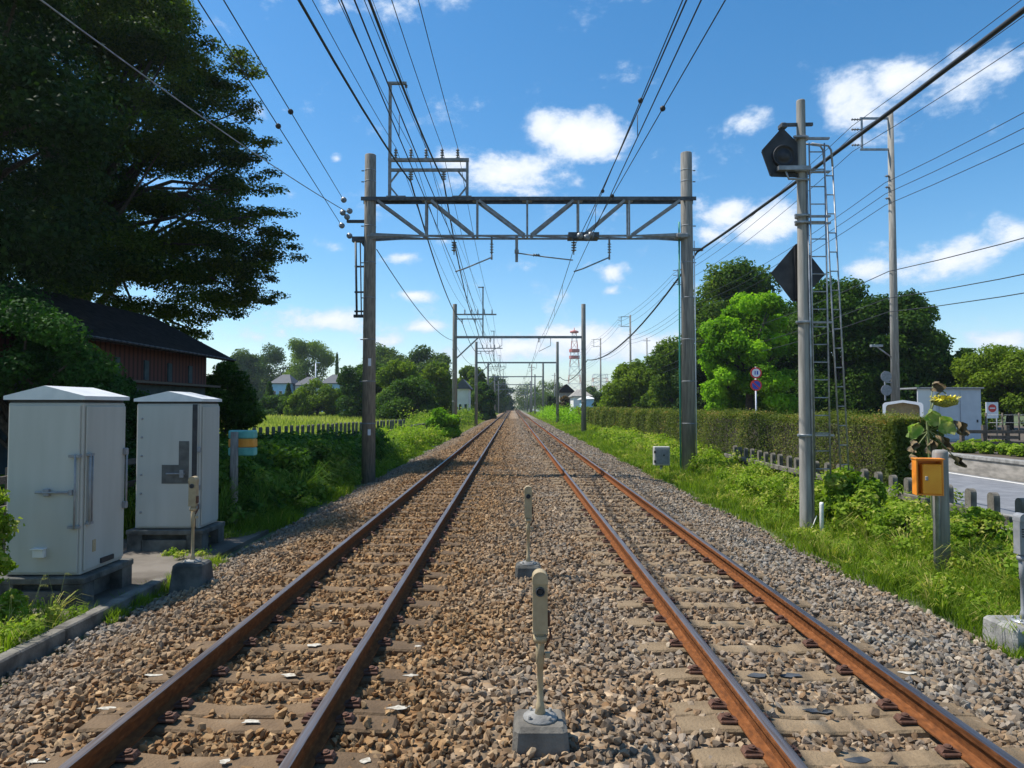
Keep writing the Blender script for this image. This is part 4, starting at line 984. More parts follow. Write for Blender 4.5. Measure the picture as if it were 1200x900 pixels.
# small grey box on the right verge
def sbox():
    q = at(775, 533, 21.8); root = empty('junction_box', (q.x, 21.8, -.4), 'small grey junction box standing in the grass left of the right gantry pole', 'box')
    mb = MB(); mb.box((0,0,.72-.05), (.50,.25,.60), bev=.02); b_ = mb.build('case', M['cabinet'], root)
    mb = MB(); mb.box((.0,-.13,.66), (.40,.02,.48), bev=.008); d = mb.build('door', M['greypaint'], b_)
    mb = MB(); mb.box((.05,-.15,.7), (.04,.03,.05)); mb.build('lock', M['black'], d)
    for x in (-.24,): 
        for z in (.5,.8): mb = MB(); mb.box((-.235,-.14,z), (.05,.04,.08)); mb.build('hinge', M['black'], b_)
    mb = MB(); mb.tube([(0,0,-.2),(0,0,.4)], .05, 8); mb.build('stand', M['steel'], root)
sbox()

# ------------------------------------------------------------------ picket fences with round-topped concrete posts
def picket_mesh(h, w=.14, d=.09):
    mb = MB(); n = 8; r = w/2; poly = [(-r, -.2), (r, -.2)]+[(r*math.cos(math.pi*i/n), h-r+r*math.sin(math.pi*i/n)) for i in range(n+1)]
    mb.prism(poly, -d/2, d/2); return mb
def picket_fence(label, pts, step, h, rail_z, nmax=100, rot=True, mat='concrete'):
    a, b = Vector(pts[0]), Vector(pts[1]); Ln = (b-a).length; ang = math.atan2(b.y-a.y, b.x-a.x)
    root = empty('picket_fence', a, label, 'fence', rz=ang); n = int(Ln/step); proto = None; fm = MB()
    for i in range(n):
        if i < nmax:
            if proto is None: proto = picket_mesh(h).build('picket', M[mat], root); o = proto
            else: o = proto.copy(); COL.objects.link(o); o.parent = root
            o.location = (i*step+random.uniform(-.02,.02), 0, random.uniform(-.02,.01)); o.rotation_euler = (random.uniform(-.02,.02), random.uniform(-.015,.015), 0)
        else: fm.box((i*step, 0, h/2-.1), (.13,.09,h+.2))
    if fm.v: tag(fm.build('picket', M[mat], root), kind='stuff')
    for z in rail_z:
        mb = MB(); k = max(1, int(Ln/2))
        for i in range(k): mb.box(((i+.5)*Ln/k, .085+.004*(i % 2), z), (Ln/k-.01, .07, .12), bev=.01)
        mb.build('rail', M[mat], root)
picket_fence('concrete fence of round-topped posts and a rail between the right verge and the road', [(6.9, 6.2, -.38), (6.9, 22, -.38)], .52, 1.0, (.66, .3), mat='fenceconc')
picket_fence('row of round-topped concrete pickets along the edge of the sunny field on the left', [(-11.6, 21, -.5), (-6.9, 45.5, -.3)], .5, 1.5, (.8,), mat='darkconc')
picket_fence('low dark fence along the far end of the field near the round bush', [(-6.8, 46, -.3), (-5.6, 75, -.2)], .6, .9, (.4, .75), mat='darkconc')

# ------------------------------------------------------------------ hedge
def hedge():
    y0, y1, x0, x1, zb_, zt_ = 13.0, 78, 7.2, 8.15, -.25, 1.62
    root = empty('hedge', (x0, y0, -.38), 'long clipped hedge running beside the right track behind the concrete fence', 'hedge')
    n = 130000; u = rng.random(n); y = y0+(y1-y0)*u**1.9; f = rng.random(n); s = .035+.05*(y-y0)/(y1-y0)*2.4
    face = f < .55; topf = (f >= .55) & (f < .85); end = (f >= .85) & (f < .89)
    z0_ = rng.random(n)*2; dep = rng.random(n)**2*.35; bul = .12*np.sin(y*1.3)+.09*np.sin(y*2.9+z0_*3)+.06*np.sin(y*6.1+1)
    x = np.where(face, x0+dep-bul, rng.uniform(x0, x1, n)); z = np.where(face, rng.uniform(zb_+.15, zt_, n), zt_-dep*.6+.03*np.sin(y*3.1+x*4))
    y = np.where(end, y0+dep, y); x = np.where(end, rng.uniform(x0, x1, n), x); z = np.where(end, rng.uniform(zb_-.2, zt_, n), z)
    back = f >= .89; x = np.where(back, x1-dep, x); z = np.where(back, rng.uniform(zb_, zt_, n), z)
    ed = np.clip((z-(zt_-.2))/.2, 0, 1); x = np.where(face, x+ed*ed*.12, x); z += rng.normal(0, .03, n)+.05*np.sin(y*.9)+.035*np.sin(y*2.7+2)+(topf & (rng.random(n) < .05))*rng.random(n)*.16
    low = face & (z < .5); x = np.where(low, x+(.5-z)*.5*rng.random(n), x)
    P = np.stack([x, y, z], 1); N_ = np.where(face[:, None], [-1., 0, .3], np.where(topf[:, None], [0., 0, 1], np.where(end[:, None], [0., -1, .3], [1., 0, .2])))+rng.normal(size=(n, 3))*.6
    N_ /= np.linalg.norm(N_, axis=1)[:, None]
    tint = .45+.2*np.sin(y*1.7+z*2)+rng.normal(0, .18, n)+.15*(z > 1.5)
    leaves('foliage', P, N_, s*rng.uniform(.8,1.4,n), tint, LM['hedge'], root, .6, loc=root.location)
    mb = MB(); mb.box((.5, (y1-y0)/2, 1.2), (.4, y1-y0-.8, 1.2)); mb.build('shade_core', M['bark'], root)  # solid dark box added for the shaded inside of the hedge
    for i in range(34):
        yy = .3+i*.6; xx = random.uniform(.2,.6); mb = MB(); mb.tube([(xx,yy,-.1),(xx+random.uniform(-.15,.15),yy+.1,.8)], [.03,.02], 5); mb.build('stem', M['bark'], root)
hedge()

# ------------------------------------------------------------------ right background: road wall, garden, shed, pole
def rwall():
    root = empty('retaining_wall', (13.9, 10, -.3), 'low concrete retaining wall along the far side of the road', 'wall')
    mb = MB(); mb.box((.0, 30, .26), (.26, 90, .62)); mb.build('wall_face', M['wallstone'], root)
    mb = MB(); mb.box((.0, 30, .615), (.34, 90, .1), bev=.01); mb.build('coping', M['concrete'], root)
rwall()
def shed():
    D = 30; a = at(1097, 517, D); root = empty('garden_shed', (a.x, D, .3), 'pale grey metal garden shed behind the vegetable patch across the road', 'shed')
    w = 53*D/800; h = 2.3
    mb = MB(); mb.box((w/2, .7, h/2), (w, 1.4, h)); b_ = mb.build('body', M['shed'], root)
    mb = MB(); mb.box((-.40,-.0,h/2), (.78,.03,h)); mb.build('side_panel', M['housewhite'], root)
    mb = MB(); mb.box((w/2-.38,.7,h+.04), (w+.95,1.6,.07), bev=.01); mb.build('roof', M['greypaint'], root)
    for x in (w*.28, w*.75): mb = MB(); mb.box((x,-.02,h/2), (w*.42,.03,h-.2), bev=.005); mb.build('door', M['shed'], b_)
    mb = MB(); mb.box((w*.9,-.045,.9), (.06,.03,.12)); mb.build('handle', M['black'], b_)
    # kiosk hood
    a = at(1058, 500, 28); root = empty('white_shelter', (a.x, 28, .3), 'small white arched shelter beside the grey garden shed', 'shelter', rz=R(-30)); w = .72; n = 8; h = 1.75
    out = [(-w,-.3),(-w,h-.18)]+[(-w+.14+.0-.14*math.cos(math.pi/2*i/4), h-.18+.14*math.sin(math.pi/2*i/4)) for i in range(5)]+[(0,h+.05)]+[(w-.14+.14*math.sin(math.pi/2*i/4), h-.18+.14*math.cos(math.pi/2*i/4)) for i in range(5)]+[(w,-.3)]
    inn = [(x*.84, z-.1 if z > 0 else z) for x, z in out]
    mb = MB(); k = len(out)
    vs = [(x, y, z) for y in (-.25,.25) for x, z in out]+[(x, y, z) for y in (-.25,.25) for x, z in inn]; fs = []
    for i in range(k-1): fs += [(i, i+1, k+i+1, k+i), (2*k+i, 3*k+i, 3*k+i+1, 2*k+i+1), (i, 2*k+i, 2*k+i+1, i+1), (k+i, k+i+1, 3*k+i+1, 3*k+i)]
    mb.add(vs, fs); mb.build('shell', M['signwhite'], root)
    mb = MB(); mb.prism([(x*.98, z) for x, z in inn], .2, .24); mb.build('back_panel', M['beige'], root)
    a = at(1165, 520, 25); root = empty('timber_planter', (a.x, 25, .3), 'weathered timber frame of stacked beams on top of the retaining wall garden', 'timber frame')
    for z, x0, x1 in ((.62,-1.2,3),(.2,-1.3,3),(.42,-.2,1.0)):
        mb = MB(); mb.bar((x0,0,z),(x1,.2,z-.02), .12, .12); mb.build('beam', M['wood'], root)
    for x in (-1.1,-.3,.55,1.4,2.2): mb = MB(); mb.box((x,.12,.42), (.12,.12,.86)); mb.build('post', M['wood'], root)
    # garden fence posts
    root = empty('wire_fence', (at(1155,500,31).x, 31, .3), 'thin wire garden fence to the right of the grey shed', 'fence')
    for i in range(7): mb = MB(); mb.tube([(i*.75,0,-.1),(i*.75,0,1.25)], .035, 6); mb.build('post', M['wood'], root)
    for z in (.4,.8,1.15): mb = MB(); mb.tube([(0,0,z),(4.6,0,z)], .012, 4); mb.build('strand', M['steel'], root)
    a = at(1162, 480, 34); root = empty('notice_sign', (a.x, 34, .3), 'small white notice sign with a red disc behind the wire garden fence', 'sign')
    mb = MB(); mb.box((0,0,1.35), (.6,.04,.8)); mb.build('board', M['signwhite'], root)
    mb = MB(); mb.disc_lathe((.0,-.022,1.45), [(.2,0),(.2,-.01)], 18, 'Y'); mb.build('red_disc', M['signred'], root)
    mb = MB(); mb.box((0,-.036,1.45), (.26,.006,.06)); mb.build('white_bar', M['signwhite'], root)
    for x in (-.25,.25): mb = MB(); mb.tube([(x,.04,-.1),(x,.04,1.3)], .03, 6); mb.build('leg', M['steel'], root)
shed()
sheet('garden_soil', 14.1, 40, 10, 60, .305, M['soil'])
for i, (px, py, rr_) in enumerate(((1120,528,.35),(1135,529,.38),(1150,527,.36),(1162,530,.42),(1178,531,.4),(1195,533,.42),(1127,523,.3),(1143,521,.32),(1170,523,.34))):
    q = gp(px, py+2, .3); 
    if q.y > 60: continue
    lbs = ['leftmost low leafy vegetable plant', 'second low vegetable plant from the left', 'third low vegetable plant from the left', 'fourth low vegetable plant from the left', 'fifth low vegetable plant from the left', 'vegetable plant nearest the right edge', 'small vegetable plant at the left end of the back row', 'small vegetable plant amid the back row', 'small vegetable plant at the right end of the back row']
    cl = [(q.x+random.uniform(-.2,.2), q.y+random.uniform(-.2,.2), .3+rr_*.45, rr_*.6, rr_*.6, rr_*.45, 120, random.uniform(.3,.9)) for _ in range(4)]
    tree('vegetable_plant', lbs[i]+' above the retaining wall', 'plant', (q.x, q.y, .3), cl, .13, 'weed', .02, 'vegetable plants in the garden', limbs=3, trunk_top=.2)

def utility_pole(D, label, detail=False):
    root = empty('utility_pole', (16.8, D, -.3), label, 'utility pole', 'tall utility poles beside the road')
    mb = MB(); mb.tube([(0,0,-.3),(0,0,15.2)], [.19,.12], 12); p_ = mb.build('pole', M['pole_light'], root)
    mb = MB()
    for z in np.arange(3, 14, .5): mb.tube([(0,0,z),(0,.22,z)] if int(z*2) % 2 else [(0,0,z),(0,-.22,z)], .012, 5)
    mb.build('step_bolts', M['steel'], p_)
    mb = MB()
    for z in (14.95, 13.55): mb.box((-.68,0,z), (1.36,.08,.08))
    mb.box((-1.28,0,14.25), (.07,.07,1.45)); mb.build('crossarm', M['steel'], root)
    for z in (14.9, 14.45, 13.75): 
        mb = insulator((-1.72,0,z), 3, .06, .12, axis='X'); mb.tube([(-1.75,0,z),(-1.28,0,z)], .02, 5); mb.build('insulator', M['porcelain'], root)
    for z in (12.35, 11.85, 11.35):
        mb = insulator((-.25,-.02,z), 3, .06, .08, axis='X'); mb.tube([(-.3,0,z),(0,0,z)], .02, 5); mb.build('insulator', M['porcelain'], root)
    if detail:
        mb = MB(); q = at(1030, 388, D); mb.tube([(0,0,3.9+.3),(-.95,-.1,4.85)], .03, 6); mb.box((-.85,-.1,4.8), (.5,.16,.1)); mb.build('lamp_arm', M['steel'], root)
        for z in (3.45, 2.85): mb = MB(); mb.disc_lathe((-.42,-.05,z), [(.24,0),(.24,-.02)], 20, 'Y'); mb.build('mirror_disc', M['greypaint'], root)
        mb = MB(); mb.bar((-.45,0,2.4),(-.45,0,3.7), .05, .05); mb.bar((-.45,0,3.2),(0,0,3.2), .05, .05); mb.build('disc_bracket', M['steel'], root)
    return root
UP = [30, 63.8, 97.4, 130.5]
for D, lb, dt in zip(UP, ('tall grey utility pole with step bolts behind the white shelter', 'tall utility pole hidden behind the right pole of the nearest gantry', 'thin far utility pole rising above the round trees right of the second gantry', 'farthest thin utility pole beside the red and white tower'), (True, False, False, False)): utility_pole(D, lb, dt)
UY = [-5]+UP+[165]
for i, (dx, z, sg) in enumerate(((-1.72,14.6,.5),(-1.72,14.15,.6),(-1.72,13.45,.7),(-.3,12.05,.6),(-.3,11.55,.6),(-.3,11.05,.6))):
    nm = ['uppermost', 'second', 'third', 'fourth', 'fifth', 'sixth'][i]
    wire('power_line', f'{nm} power line from the top on the tall roadside utility poles', [(16.8+dx, y, z-(.3)) for y in UY], .016, [sg], cat='power line', group='power lines on the utility poles', n=10)
for i, (z, x) in enumerate(((7.8,16.6),(6.6,16.5),(6.0,16.55))):
    nm = ['highest', 'middle', 'lowest'][i]
    wire('telephone_cable', f'{nm} of the three low telephone cables on the roadside utility poles', [(x, y, z) for y in UY], .022, [.7,.5], cat='cable', group='low cables on the utility poles', n=10)

def road_sign():
    a = at(886, 487, 38.5); root = empty('road_sign', (a.x, 38.5, -.3), 'white post with two round road signs, a white one above a blue one', 'road sign')
    def dz(y): return at(886, y, 38.5).z+.3
    mb = MB(); mb.tube([(0,0,-.2),(0,0,dz(430))], .045, 8); mb.build('post', M['signwhite'], root)
    for y, m1, m2 in ((437,'signred','signwhite'),(451.5,'signred','signblue')):
        z = dz(y); mb = MB(); mb.disc_lathe((0,-.05,z), [(.32,0),(.32,-.02)], 24, 'Y'); r_ = mb.build('sign_disc', M[m1], root)
        mb = MB(); mb.disc_lathe((0,-.072,z), [(.235,0),(.235,-.008)], 24, 'Y'); mb.build('sign_face', M[m2], r_)
        if y > 440: mb = MB(); mb.bar((-.17,-.088,z+.17),(.17,-.088,z-.17), .01, .07); mb.build('red_bar', M['signred'], r_)
        else: mb = MB(); mb.box((-.06,-.086,z), (.06,.008,.2)); mb.box((.07,-.086,z), (.08,.008,.2)); mb.build('numeral', M['signblue'], r_)
road_sign()

# ------------------------------------------------------------------ trees right
def rtree(label, cx, ytop, half, D, mat, leaf, k, n, seed, zb=None, name='broadleaf_tree', cr=(.28,.42), tb=(.2,.8), flat=.8, low=-.55, rd=None, base=.5, group=None, skirt=True):
    a = at(cx, ytop, D); zb = gz(a.x, D) if zb is None else zb; r = half*D/800*.84; h = a.z-zb; hz = h*(1-base*.5)/2
    cl = dome_clumps((a.x, D, zb+h-hz*1.0), (r, rd or r, hz*.92), k, n, cr, flat, seed, low=low, tb=tb)
    if skirt:
        rr = random.Random(seed+500)
        for i in range(k//2): q = rr.uniform(0, 6.283); m_ = (r+r+hz)/3*rr.uniform(*cr); cl.append((a.x+r*.8*math.cos(q), D+r*.8*math.sin(q), zb+h*rr.uniform(.05,.38), m_, m_, m_*.8, n, rr.uniform(*tb)*.9))
    return tree(name, label, 'tree', (a.x, D, zb), cl, leaf, mat, .12+h*.018, group, limbs=14)
rtree('bright yellow-green tree with dense crown behind the road signs', 876, 332, 64, 48, 'bright', .24, 60, 900, 21, cr=(.16,.27), base=.25, low=-.9, tb=(.05,1.0))
rtree('dark tall tree behind the bright green tree, right of the gantry pole', 858, 290, 60, 64, 'mid', .34, 34, 700, 22, base=.3, tb=(.05,.5))
rtree('dark round tree directly right of the gantry pole', 830, 408, 44, 56, 'darktree', .24, 24, 800, 23, base=.1, low=-.95)
rtree('massive dark tree behind the signal mast ladder', 985, 320, 70, 52, 'shrub', .26, 44, 900, 24, base=.2, low=-.9, tb=(.0,.45))
rtree('massive dark tree left of the tall utility pole, filling behind the diamond board', 925, 350, 52, 56, 'shrub', .26, 30, 800, 36, base=.2, low=-.95, tb=(.0,.4))
rtree('large dark tree directly behind the tall utility pole', 1045, 335, 60, 50, 'shrub', .26, 42, 850, 25, base=.2, low=-.9, tb=(.05,.6))
rtree('dark tree behind the grey garden shed', 1105, 396, 46, 48, 'shrub', .24, 30, 700, 26, base=.2, low=-.9, tb=(.0,.45))
rtree('sunlit green tree at the right picture edge behind the garden', 1180, 402, 62, 44, 'mid', .2, 40, 750, 27, base=.2, low=-.8, tb=(.4,.95))
rtree('light green round tree nearest the second gantry on the right', 742, 424, 42, 82, 'mid', .34, 26, 600, 28, base=.15, low=-.9, tb=(.45,1))
rtree('green bushy tree between the round tree and the right gantry pole', 785, 392, 38, 78, 'mid', .34, 28, 600, 29, base=.15, low=-.9, tb=(.2,.75))
rtree('small dark bush tree beside the second gantry right pole', 705, 458, 16, 95, 'darktree', .3, 12, 300, 30, base=.05, low=-.95)
for i, (x, yt, hf, D, mt) in enumerate(((640,440,26,260,'far'),(618,448,20,330,'far'),(662,462,10,120,'redbush'),(688,452,22,190,'far'),(648,462,9,150,'darktree'),(720,452,24,200,'far'))):
    lb = ['hazy distant tree on the right of the far tracks', 'hazy tree nearest the vanishing point on the right', 'small reddish bush beside the third gantry right pole', 'distant tree behind the houses by the second gantry', 'small dark bush left of the reddish bush', 'distant dark tree behind the round tree near the second gantry'][i]
    rtree(lb, x, yt, hf, D, mt, .5 if D > 150 else .35, 16, 260, 50+i, base=.1, low=-.9)

# ------------------------------------------------------------------ trees left beyond the field
LT = [('conical dark green conifer left of the blue houses', 316, 444, 12, 96, 'shrub', 'cone'), ('narrow pointed conifer in front of the blue houses', 338, 446, 9, 97, 'shrub', 'cone'),
      ('low dark shrub between the two conical conifers', 326, 466, 22, 94, 'shrub', 0), ('round olive bush in front of the blue houses', 372, 447, 28, 92, 'mid', 0),
      ('light bush at the left foot of the olive bush', 350, 460, 14, 90, 'mid', 0),
      ('tall rounded tree in the distance above the blue houses', 360, 394, 30, 190, 'mid', 1), ('hazy blue-green tree left of the tall rounded tree', 318, 405, 27, 200, 'far', 1),
      ('distant tree at the right foot of the big tree', 284, 410, 22, 180, 'far', 1), ('slim pointed cypress standing alone on the skyline', 395, 408, 5, 180, 'shrub', 'cone'),
      ('dense green tree directly left of the nearest left gantry pole', 418, 424, 20, 84, 'shrub', 0), ('dark green tree behind the nearest left gantry pole', 440, 420, 24, 88, 'shrub', 0),
      ('yellow-green topped tree right of the nearest left gantry pole', 468, 424, 24, 80, 'mid', 0), ('large dark wood-edge tree right of the pole, low and wide', 478, 446, 34, 76, 'shrub', 0),
      ('sunny rounded tree beside the second gantry left pole', 510, 424, 22, 82, 'mid', 0), ('broad dark tree on the skyline behind the second gantry', 500, 408, 32, 150, 'far', 1),
      ('broad tree on the skyline left of the second gantry', 455, 406, 36, 150, 'far', 1), ('green tree behind the white house', 552, 428, 18, 130, 'mid', 0), ('hazy tree left of the far tracks', 577, 440, 16, 220, 'far', 0),
      ('tree nearest the vanishing point on the left', 590, 450, 12, 320, 'far', 0), ('dark tree right of the white house by the third gantry', 566, 450, 12, 110, 'shrub', 0)]
for i, (lb, x, yt, hf, D, mt, shp) in enumerate(LT):
    leaf = .30 if D < 110 else .55
    if shp == 'cone':
        a = at(x, yt, D); zb = gz(a.x, D); h = a.z-zb; r = hf*D/800; cl = []
        for k in range(9): t = k/9; cl.append((a.x, D, zb+h*(.08+.86*t), r*(1-t)*1.0+.15, r*(1-t)+.15, h*.09, 330, .2+.4*random.random()))
        tree('conifer_tree', lb, 'tree', (a.x, D, zb), cl, leaf*.8, mt, .12, limbs=4)
    else: rtree(lb, x, yt-3, hf*1.2, D, mt, leaf, 26, 520, 70+i, base=.1 if shp == 0 else .4, low=-.9, tb=(.3,.9) if mt == 'mid' else (.1,.7))
bush('bright green rounded bush beside the track in front of the second gantry left pole', 519, 480, 512, 21, 50, 'bright', .15, 800, 26, 31, zb=-.4, tb=(.1,.8), low=-1)
bush('bright green climbing bush at the foot of the signal mast', 1000, 548, 640, 42, 11.6, 'weed', .1, 420, 18, 34, zb=-.4, tb=(.3,.95))
bush('leafy weed bush between the mast and the orange box post', 1050, 590, 650, 40, 10.6, 'weed', .08, 330, 14, 35, zb=-.4, tb=(.4,.95), flat=.6)
bush('leafy weed bush right of the orange box post', 1150, 592, 660, 34, 9.4, 'weed', .075, 330, 14, 37, zb=-.4, tb=(.35,.9), flat=.6)

def far_wood(label, x0, x1, D0, D1, hmin, hmax, k, seed):
    rr = random.Random(seed); cl = []
    for i in range(k):
        t = (i+rr.random())/k; x = x0+(x1-x0)*t; D = rr.uniform(D0, D1); h = rr.uniform(hmin, hmax); w = h*rr.uniform(.35,.6)
        cl.append((x, D, gz(x, D)+h*.55, w, w, h*.45, 420, rr.uniform(.1,.8))); cl.append((x+rr.uniform(-w,w), D-1, gz(x, D)+h*.25, w*1.1, w, h*.3, 300, rr.uniform(.1,.7)))
    P, Nn, Tn = clump_pts(cl, .4, .4); o = leaves('distant_wood', P, Nn, .9*rng.uniform(.6,1.4,len(P)), Tn, LM['far']); tag(o, label, 'wood', kind='stuff')
far_wood('distant band of trees on the skyline beyond the left field', -170, -12, 205, 250, 7, 12, 60, 1)
far_wood('distant band of trees behind the right trees and the garden shed', 22, 190, 110, 150, 6, 9, 60, 2)
far_wood('hazy far band of trees right of the vanishing point', 9, 60, 300, 420, 7, 12, 26, 3)
far_wood('hazy far band of trees left of the vanishing point', -50, -8, 300, 420, 7, 12, 26, 4)
# ------------------------------------------------------------------ far houses and towers
def house(label, px0, px1, ytop, D, wall, roofm='tile', zb=None, dep=7, ridge=.4, name='house', gable=False, wins=3, group=None):
    a = at(px0, ytop, D); b = at(px1, ytop, D); zb = gz(a.x, D) if zb is None else zb; w = b.x-a.x; h = a.z-zb; hw = h*(1-ridge*.6) if True else h
    root = empty(name, ((a.x+b.x)/2, D, zb), label, 'house', group); e = .4; rz = h
    mb = MB(); mb.box((0, dep/2, hw/2), (w, dep, hw)); wl = mb.build('wall', M[wall], root)
    mb = MB()
    if gable: mb.prism([(-w/2-e, hw-.15), (w/2+e, hw-.15), (w/2+e, hw), (0, rz), (-w/2-e, hw)], -e, dep+e)
    else:
        k = min(w*.3, dep*.5); mb.add([(-w/2-e,-e,hw),(w/2+e,-e,hw),(w/2+e,dep+e,hw),(-w/2-e,dep+e,hw),(-w/2+k,dep/2,rz),(w/2-k,dep/2,rz),
                       (-w/2-e,-e,hw-.15),(w/2+e,-e,hw-.15),(w/2+e,dep+e,hw-.15),(-w/2-e,dep+e,hw-.15)],
                      [(0,1,5,4),(1,2,5),(2,3,4,5),(3,0,4),(9,8,7,6),(0,6,7,1),(1,7,8,2),(2,8,9,3),(3,9,6,0)])
    mb.build('roof', M[roofm], root)
    for fl in range(max(1, int(hw/2.7))):
        for i in range(wins):
            x = -w/2+w*(i+.5)/wins; z = 1.5+fl*2.7
            if z+.7 > hw: continue
            mb = MB(); mb.box((x,-.02,z), (w/wins*.45+.1,.08,1.3)); f = mb.build('window', M['signwhite'], root)
            mb = MB(); mb.box((x,-.065,z), (w/wins*.45,.03,1.15)); mb.build('pane', M['window'], f)
    return root
house('two-storey house with pale blue walls and dark hipped roof, leftmost behind the field', 318, 340, 438, 150, 'houseblue', group='houses behind the field')
house('pale house with dark hipped roof, middle of the three behind the field', 346, 374, 441, 152, 'housewhite', group='houses behind the field')
house('pale blue house with dark hipped roof, rightmost behind the field', 377, 403, 438, 150, 'houseblue', group='houses behind the field')
house('white house with gable roof right of the second gantry left pole', 536, 549, 444, 112, 'housewhite', gable=True, dep=6, wins=2)
house('dark-gabled house left of the second gantry right pole', 656, 672, 450, 140, 'wallstone', 'roofdark', gable=True, wins=2)
house('pale house with brown roof just left of the second gantry right pole', 672, 692, 456, 130, 'housewhite', 'wallstone', wins=2)
house('low pale blue building right of the second gantry right pole', 684, 696, 464, 118, 'houseblue', 'housewhite', ridge=.2, wins=2)
def van():
    a = at(676, 474, 100); root = empty('parked_van', (a.x, 100, -.3), 'white van parked at the end of the road beside the pale blue building', 'van')
    mb = MB(); mb.prism([(-.85,.35),(.85,.35),(.88,1.1),(.75,1.9),(-.75,1.9),(-.88,1.1)], 0, 4.2); mb.build('body', M['signwhite'], root)
    mb = MB(); mb.prism([(-.74,1.15),(.74,1.15),(.66,1.75),(-.66,1.75)], -.02, -.006); mb.build('windscreen', M['window'], root)
    for x in (-.7,.7):
        for y in (.7,3.4): mb = MB(); mb.disc_lathe((x-.1,y,.33), [(.33,0),(.33,.2)], 14, 'X'); mb.build('wheel', M['black'], root)
    for x in (-.6,.6): mb = MB(); mb.box((x,-.02,.75), (.3,.04,.16)); mb.build('headlight', M['steel'], root)
van()
def tower(label, px, ytop, D, wb, wt, head=True):
    a = at(px, ytop, D); root = empty('lattice_tower', (a.x, D, 0), label, 'tower'); H = a.z; n = 9
    for k in range(n):
        z0, z1 = H*.94*k/n, H*.94*(k+1)/n; w0 = wb+(wt-wb)*k/n; w1 = wb+(wt-wb)*(k+1)/n; mb = MB()
        c0 = [(sx*w0/2, sy*w0/2, z0) for sx, sy in ((-1,-1),(1,-1),(1,1),(-1,1))]; c1_ = [(sx*w1/2, sy*w1/2, z1) for sx, sy in ((-1,-1),(1,-1),(1,1),(-1,1))]
        for i in range(4): j = (i+1) % 4; mb.bar(c0[i], c1_[i], .2); mb.bar(c0[i], c1_[j], .1); mb.bar(c0[j], c1_[i], .1); mb.bar(c1_[i], c1_[j], .12)
        mb.build('section', M['redwhite_r' if k % 2 else 'redwhite_w'], root)
    if head:
        for z, r in ((H*.62, wb*.33), (H*.70, wb*.33)): mb = MB(); mb.disc_lathe((0,0,z), [(r,0),(r,1.6)], 12); mb.build('platform', M['redwhite_r'], root)
        mb = MB(); mb.disc_lathe((0,0,H*.93), [(.5,0),(2.4,.3),(2.4,1.2),(.5,1.8)], 12); mb.tube([(0,0,H*.94),(0,0,H)], .2, 6); mb.build('antenna_head', M['redwhite_r'], root)
tower('slender red and white lattice tower beside the second gantry right pole', 673, 384, 380, 9, 2.2)
tower('wider short red and white lattice tower right of the second gantry', 703, 436, 360, 10, 7, head=False)
for i, (x, yt, D) in enumerate(((623,427,210),(758,396,210),(650,437,250))):
    a = at(x, yt, D); lb = ['thin distant mast right of the far tracks', 'thin distant pole above the round trees right of the second gantry', 'distant thin pole between the fourth and third gantry'][i]
    root = empty('distant_pole', (a.x, D, -.3), lb, 'pole'); mb = MB(); mb.tube([(0,0,-.3),(0,0,a.z+.3)], [.25,.18], 8); mb.build('pole', M['pole'], root); mb = MB(); mb.box((0,0,a.z-.6), (2.2,.15,.15)); mb.build('crossarm', M['steel'], root)
a = at(370, 425, 140); root = empty('street_lamp', (a.x, 140, .3), 'thin pale street lamp in front of the blue houses', 'street lamp'); mb = MB(); mb.tube([(0,0,-.3),(0,0,a.z-.3)], .12, 6); mb.build('post', M['signwhite'], root); mb = MB(); mb.box((.4,0,a.z-.3), (1,.2,.15)); mb.build('lamp_head', M['signwhite'], root)

# ------------------------------------------------------------------ grass and weeds
def grass(name, label, N, xf, yf, hf, w, mat, lean=.45, tb=.5, cat='grass', dens_far=True):
    x = xf(N); y = yf(N, x); z = np.array([max(gz(a, b), bed_z(a)-.02 if BAL_L-.3 < a < BAL_R+.3 else -9) for a, b in zip(x, y)])
    h = hf(x, y)*rng.uniform(.5, 1.15, N); a = rng.uniform(0, 2*np.pi, N); ln = h*rng.uniform(.1, lean*1.6, N)
    dx, dy = np.cos(a), np.sin(a); wd = w*(1+np.clip((y-8)/14, 0, 6)); b = rng.uniform(0, 2*np.pi, N); wx, wy = np.cos(b)*wd/2, np.sin(b)*wd/2
    B0 = np.stack([x, y, z-.03], 1); M1 = B0+np.stack([dx*ln*.35, dy*ln*.35, h*.62], 1); T1 = B0+np.stack([dx*ln, dy*ln, h], 1); W = np.stack([wx, wy, 0*wx], 1)
    q1 = np.stack([B0-W, B0+W, M1+W*.8, M1-W*.8], 1); q2 = np.stack([M1-W*.8, M1+W*.8, T1+W*.12, T1-W*.12], 1)
    t = np.clip(tb+.12*np.sin(x*1.3+y*.7)+rng.normal(0, .17, N), 0, 1)
    o = bulk(name, np.concatenate([q1, q2]), 4, LM[mat], np.concatenate([t, t])); return tag(o, label, cat, kind='stuff')
U = rng.uniform
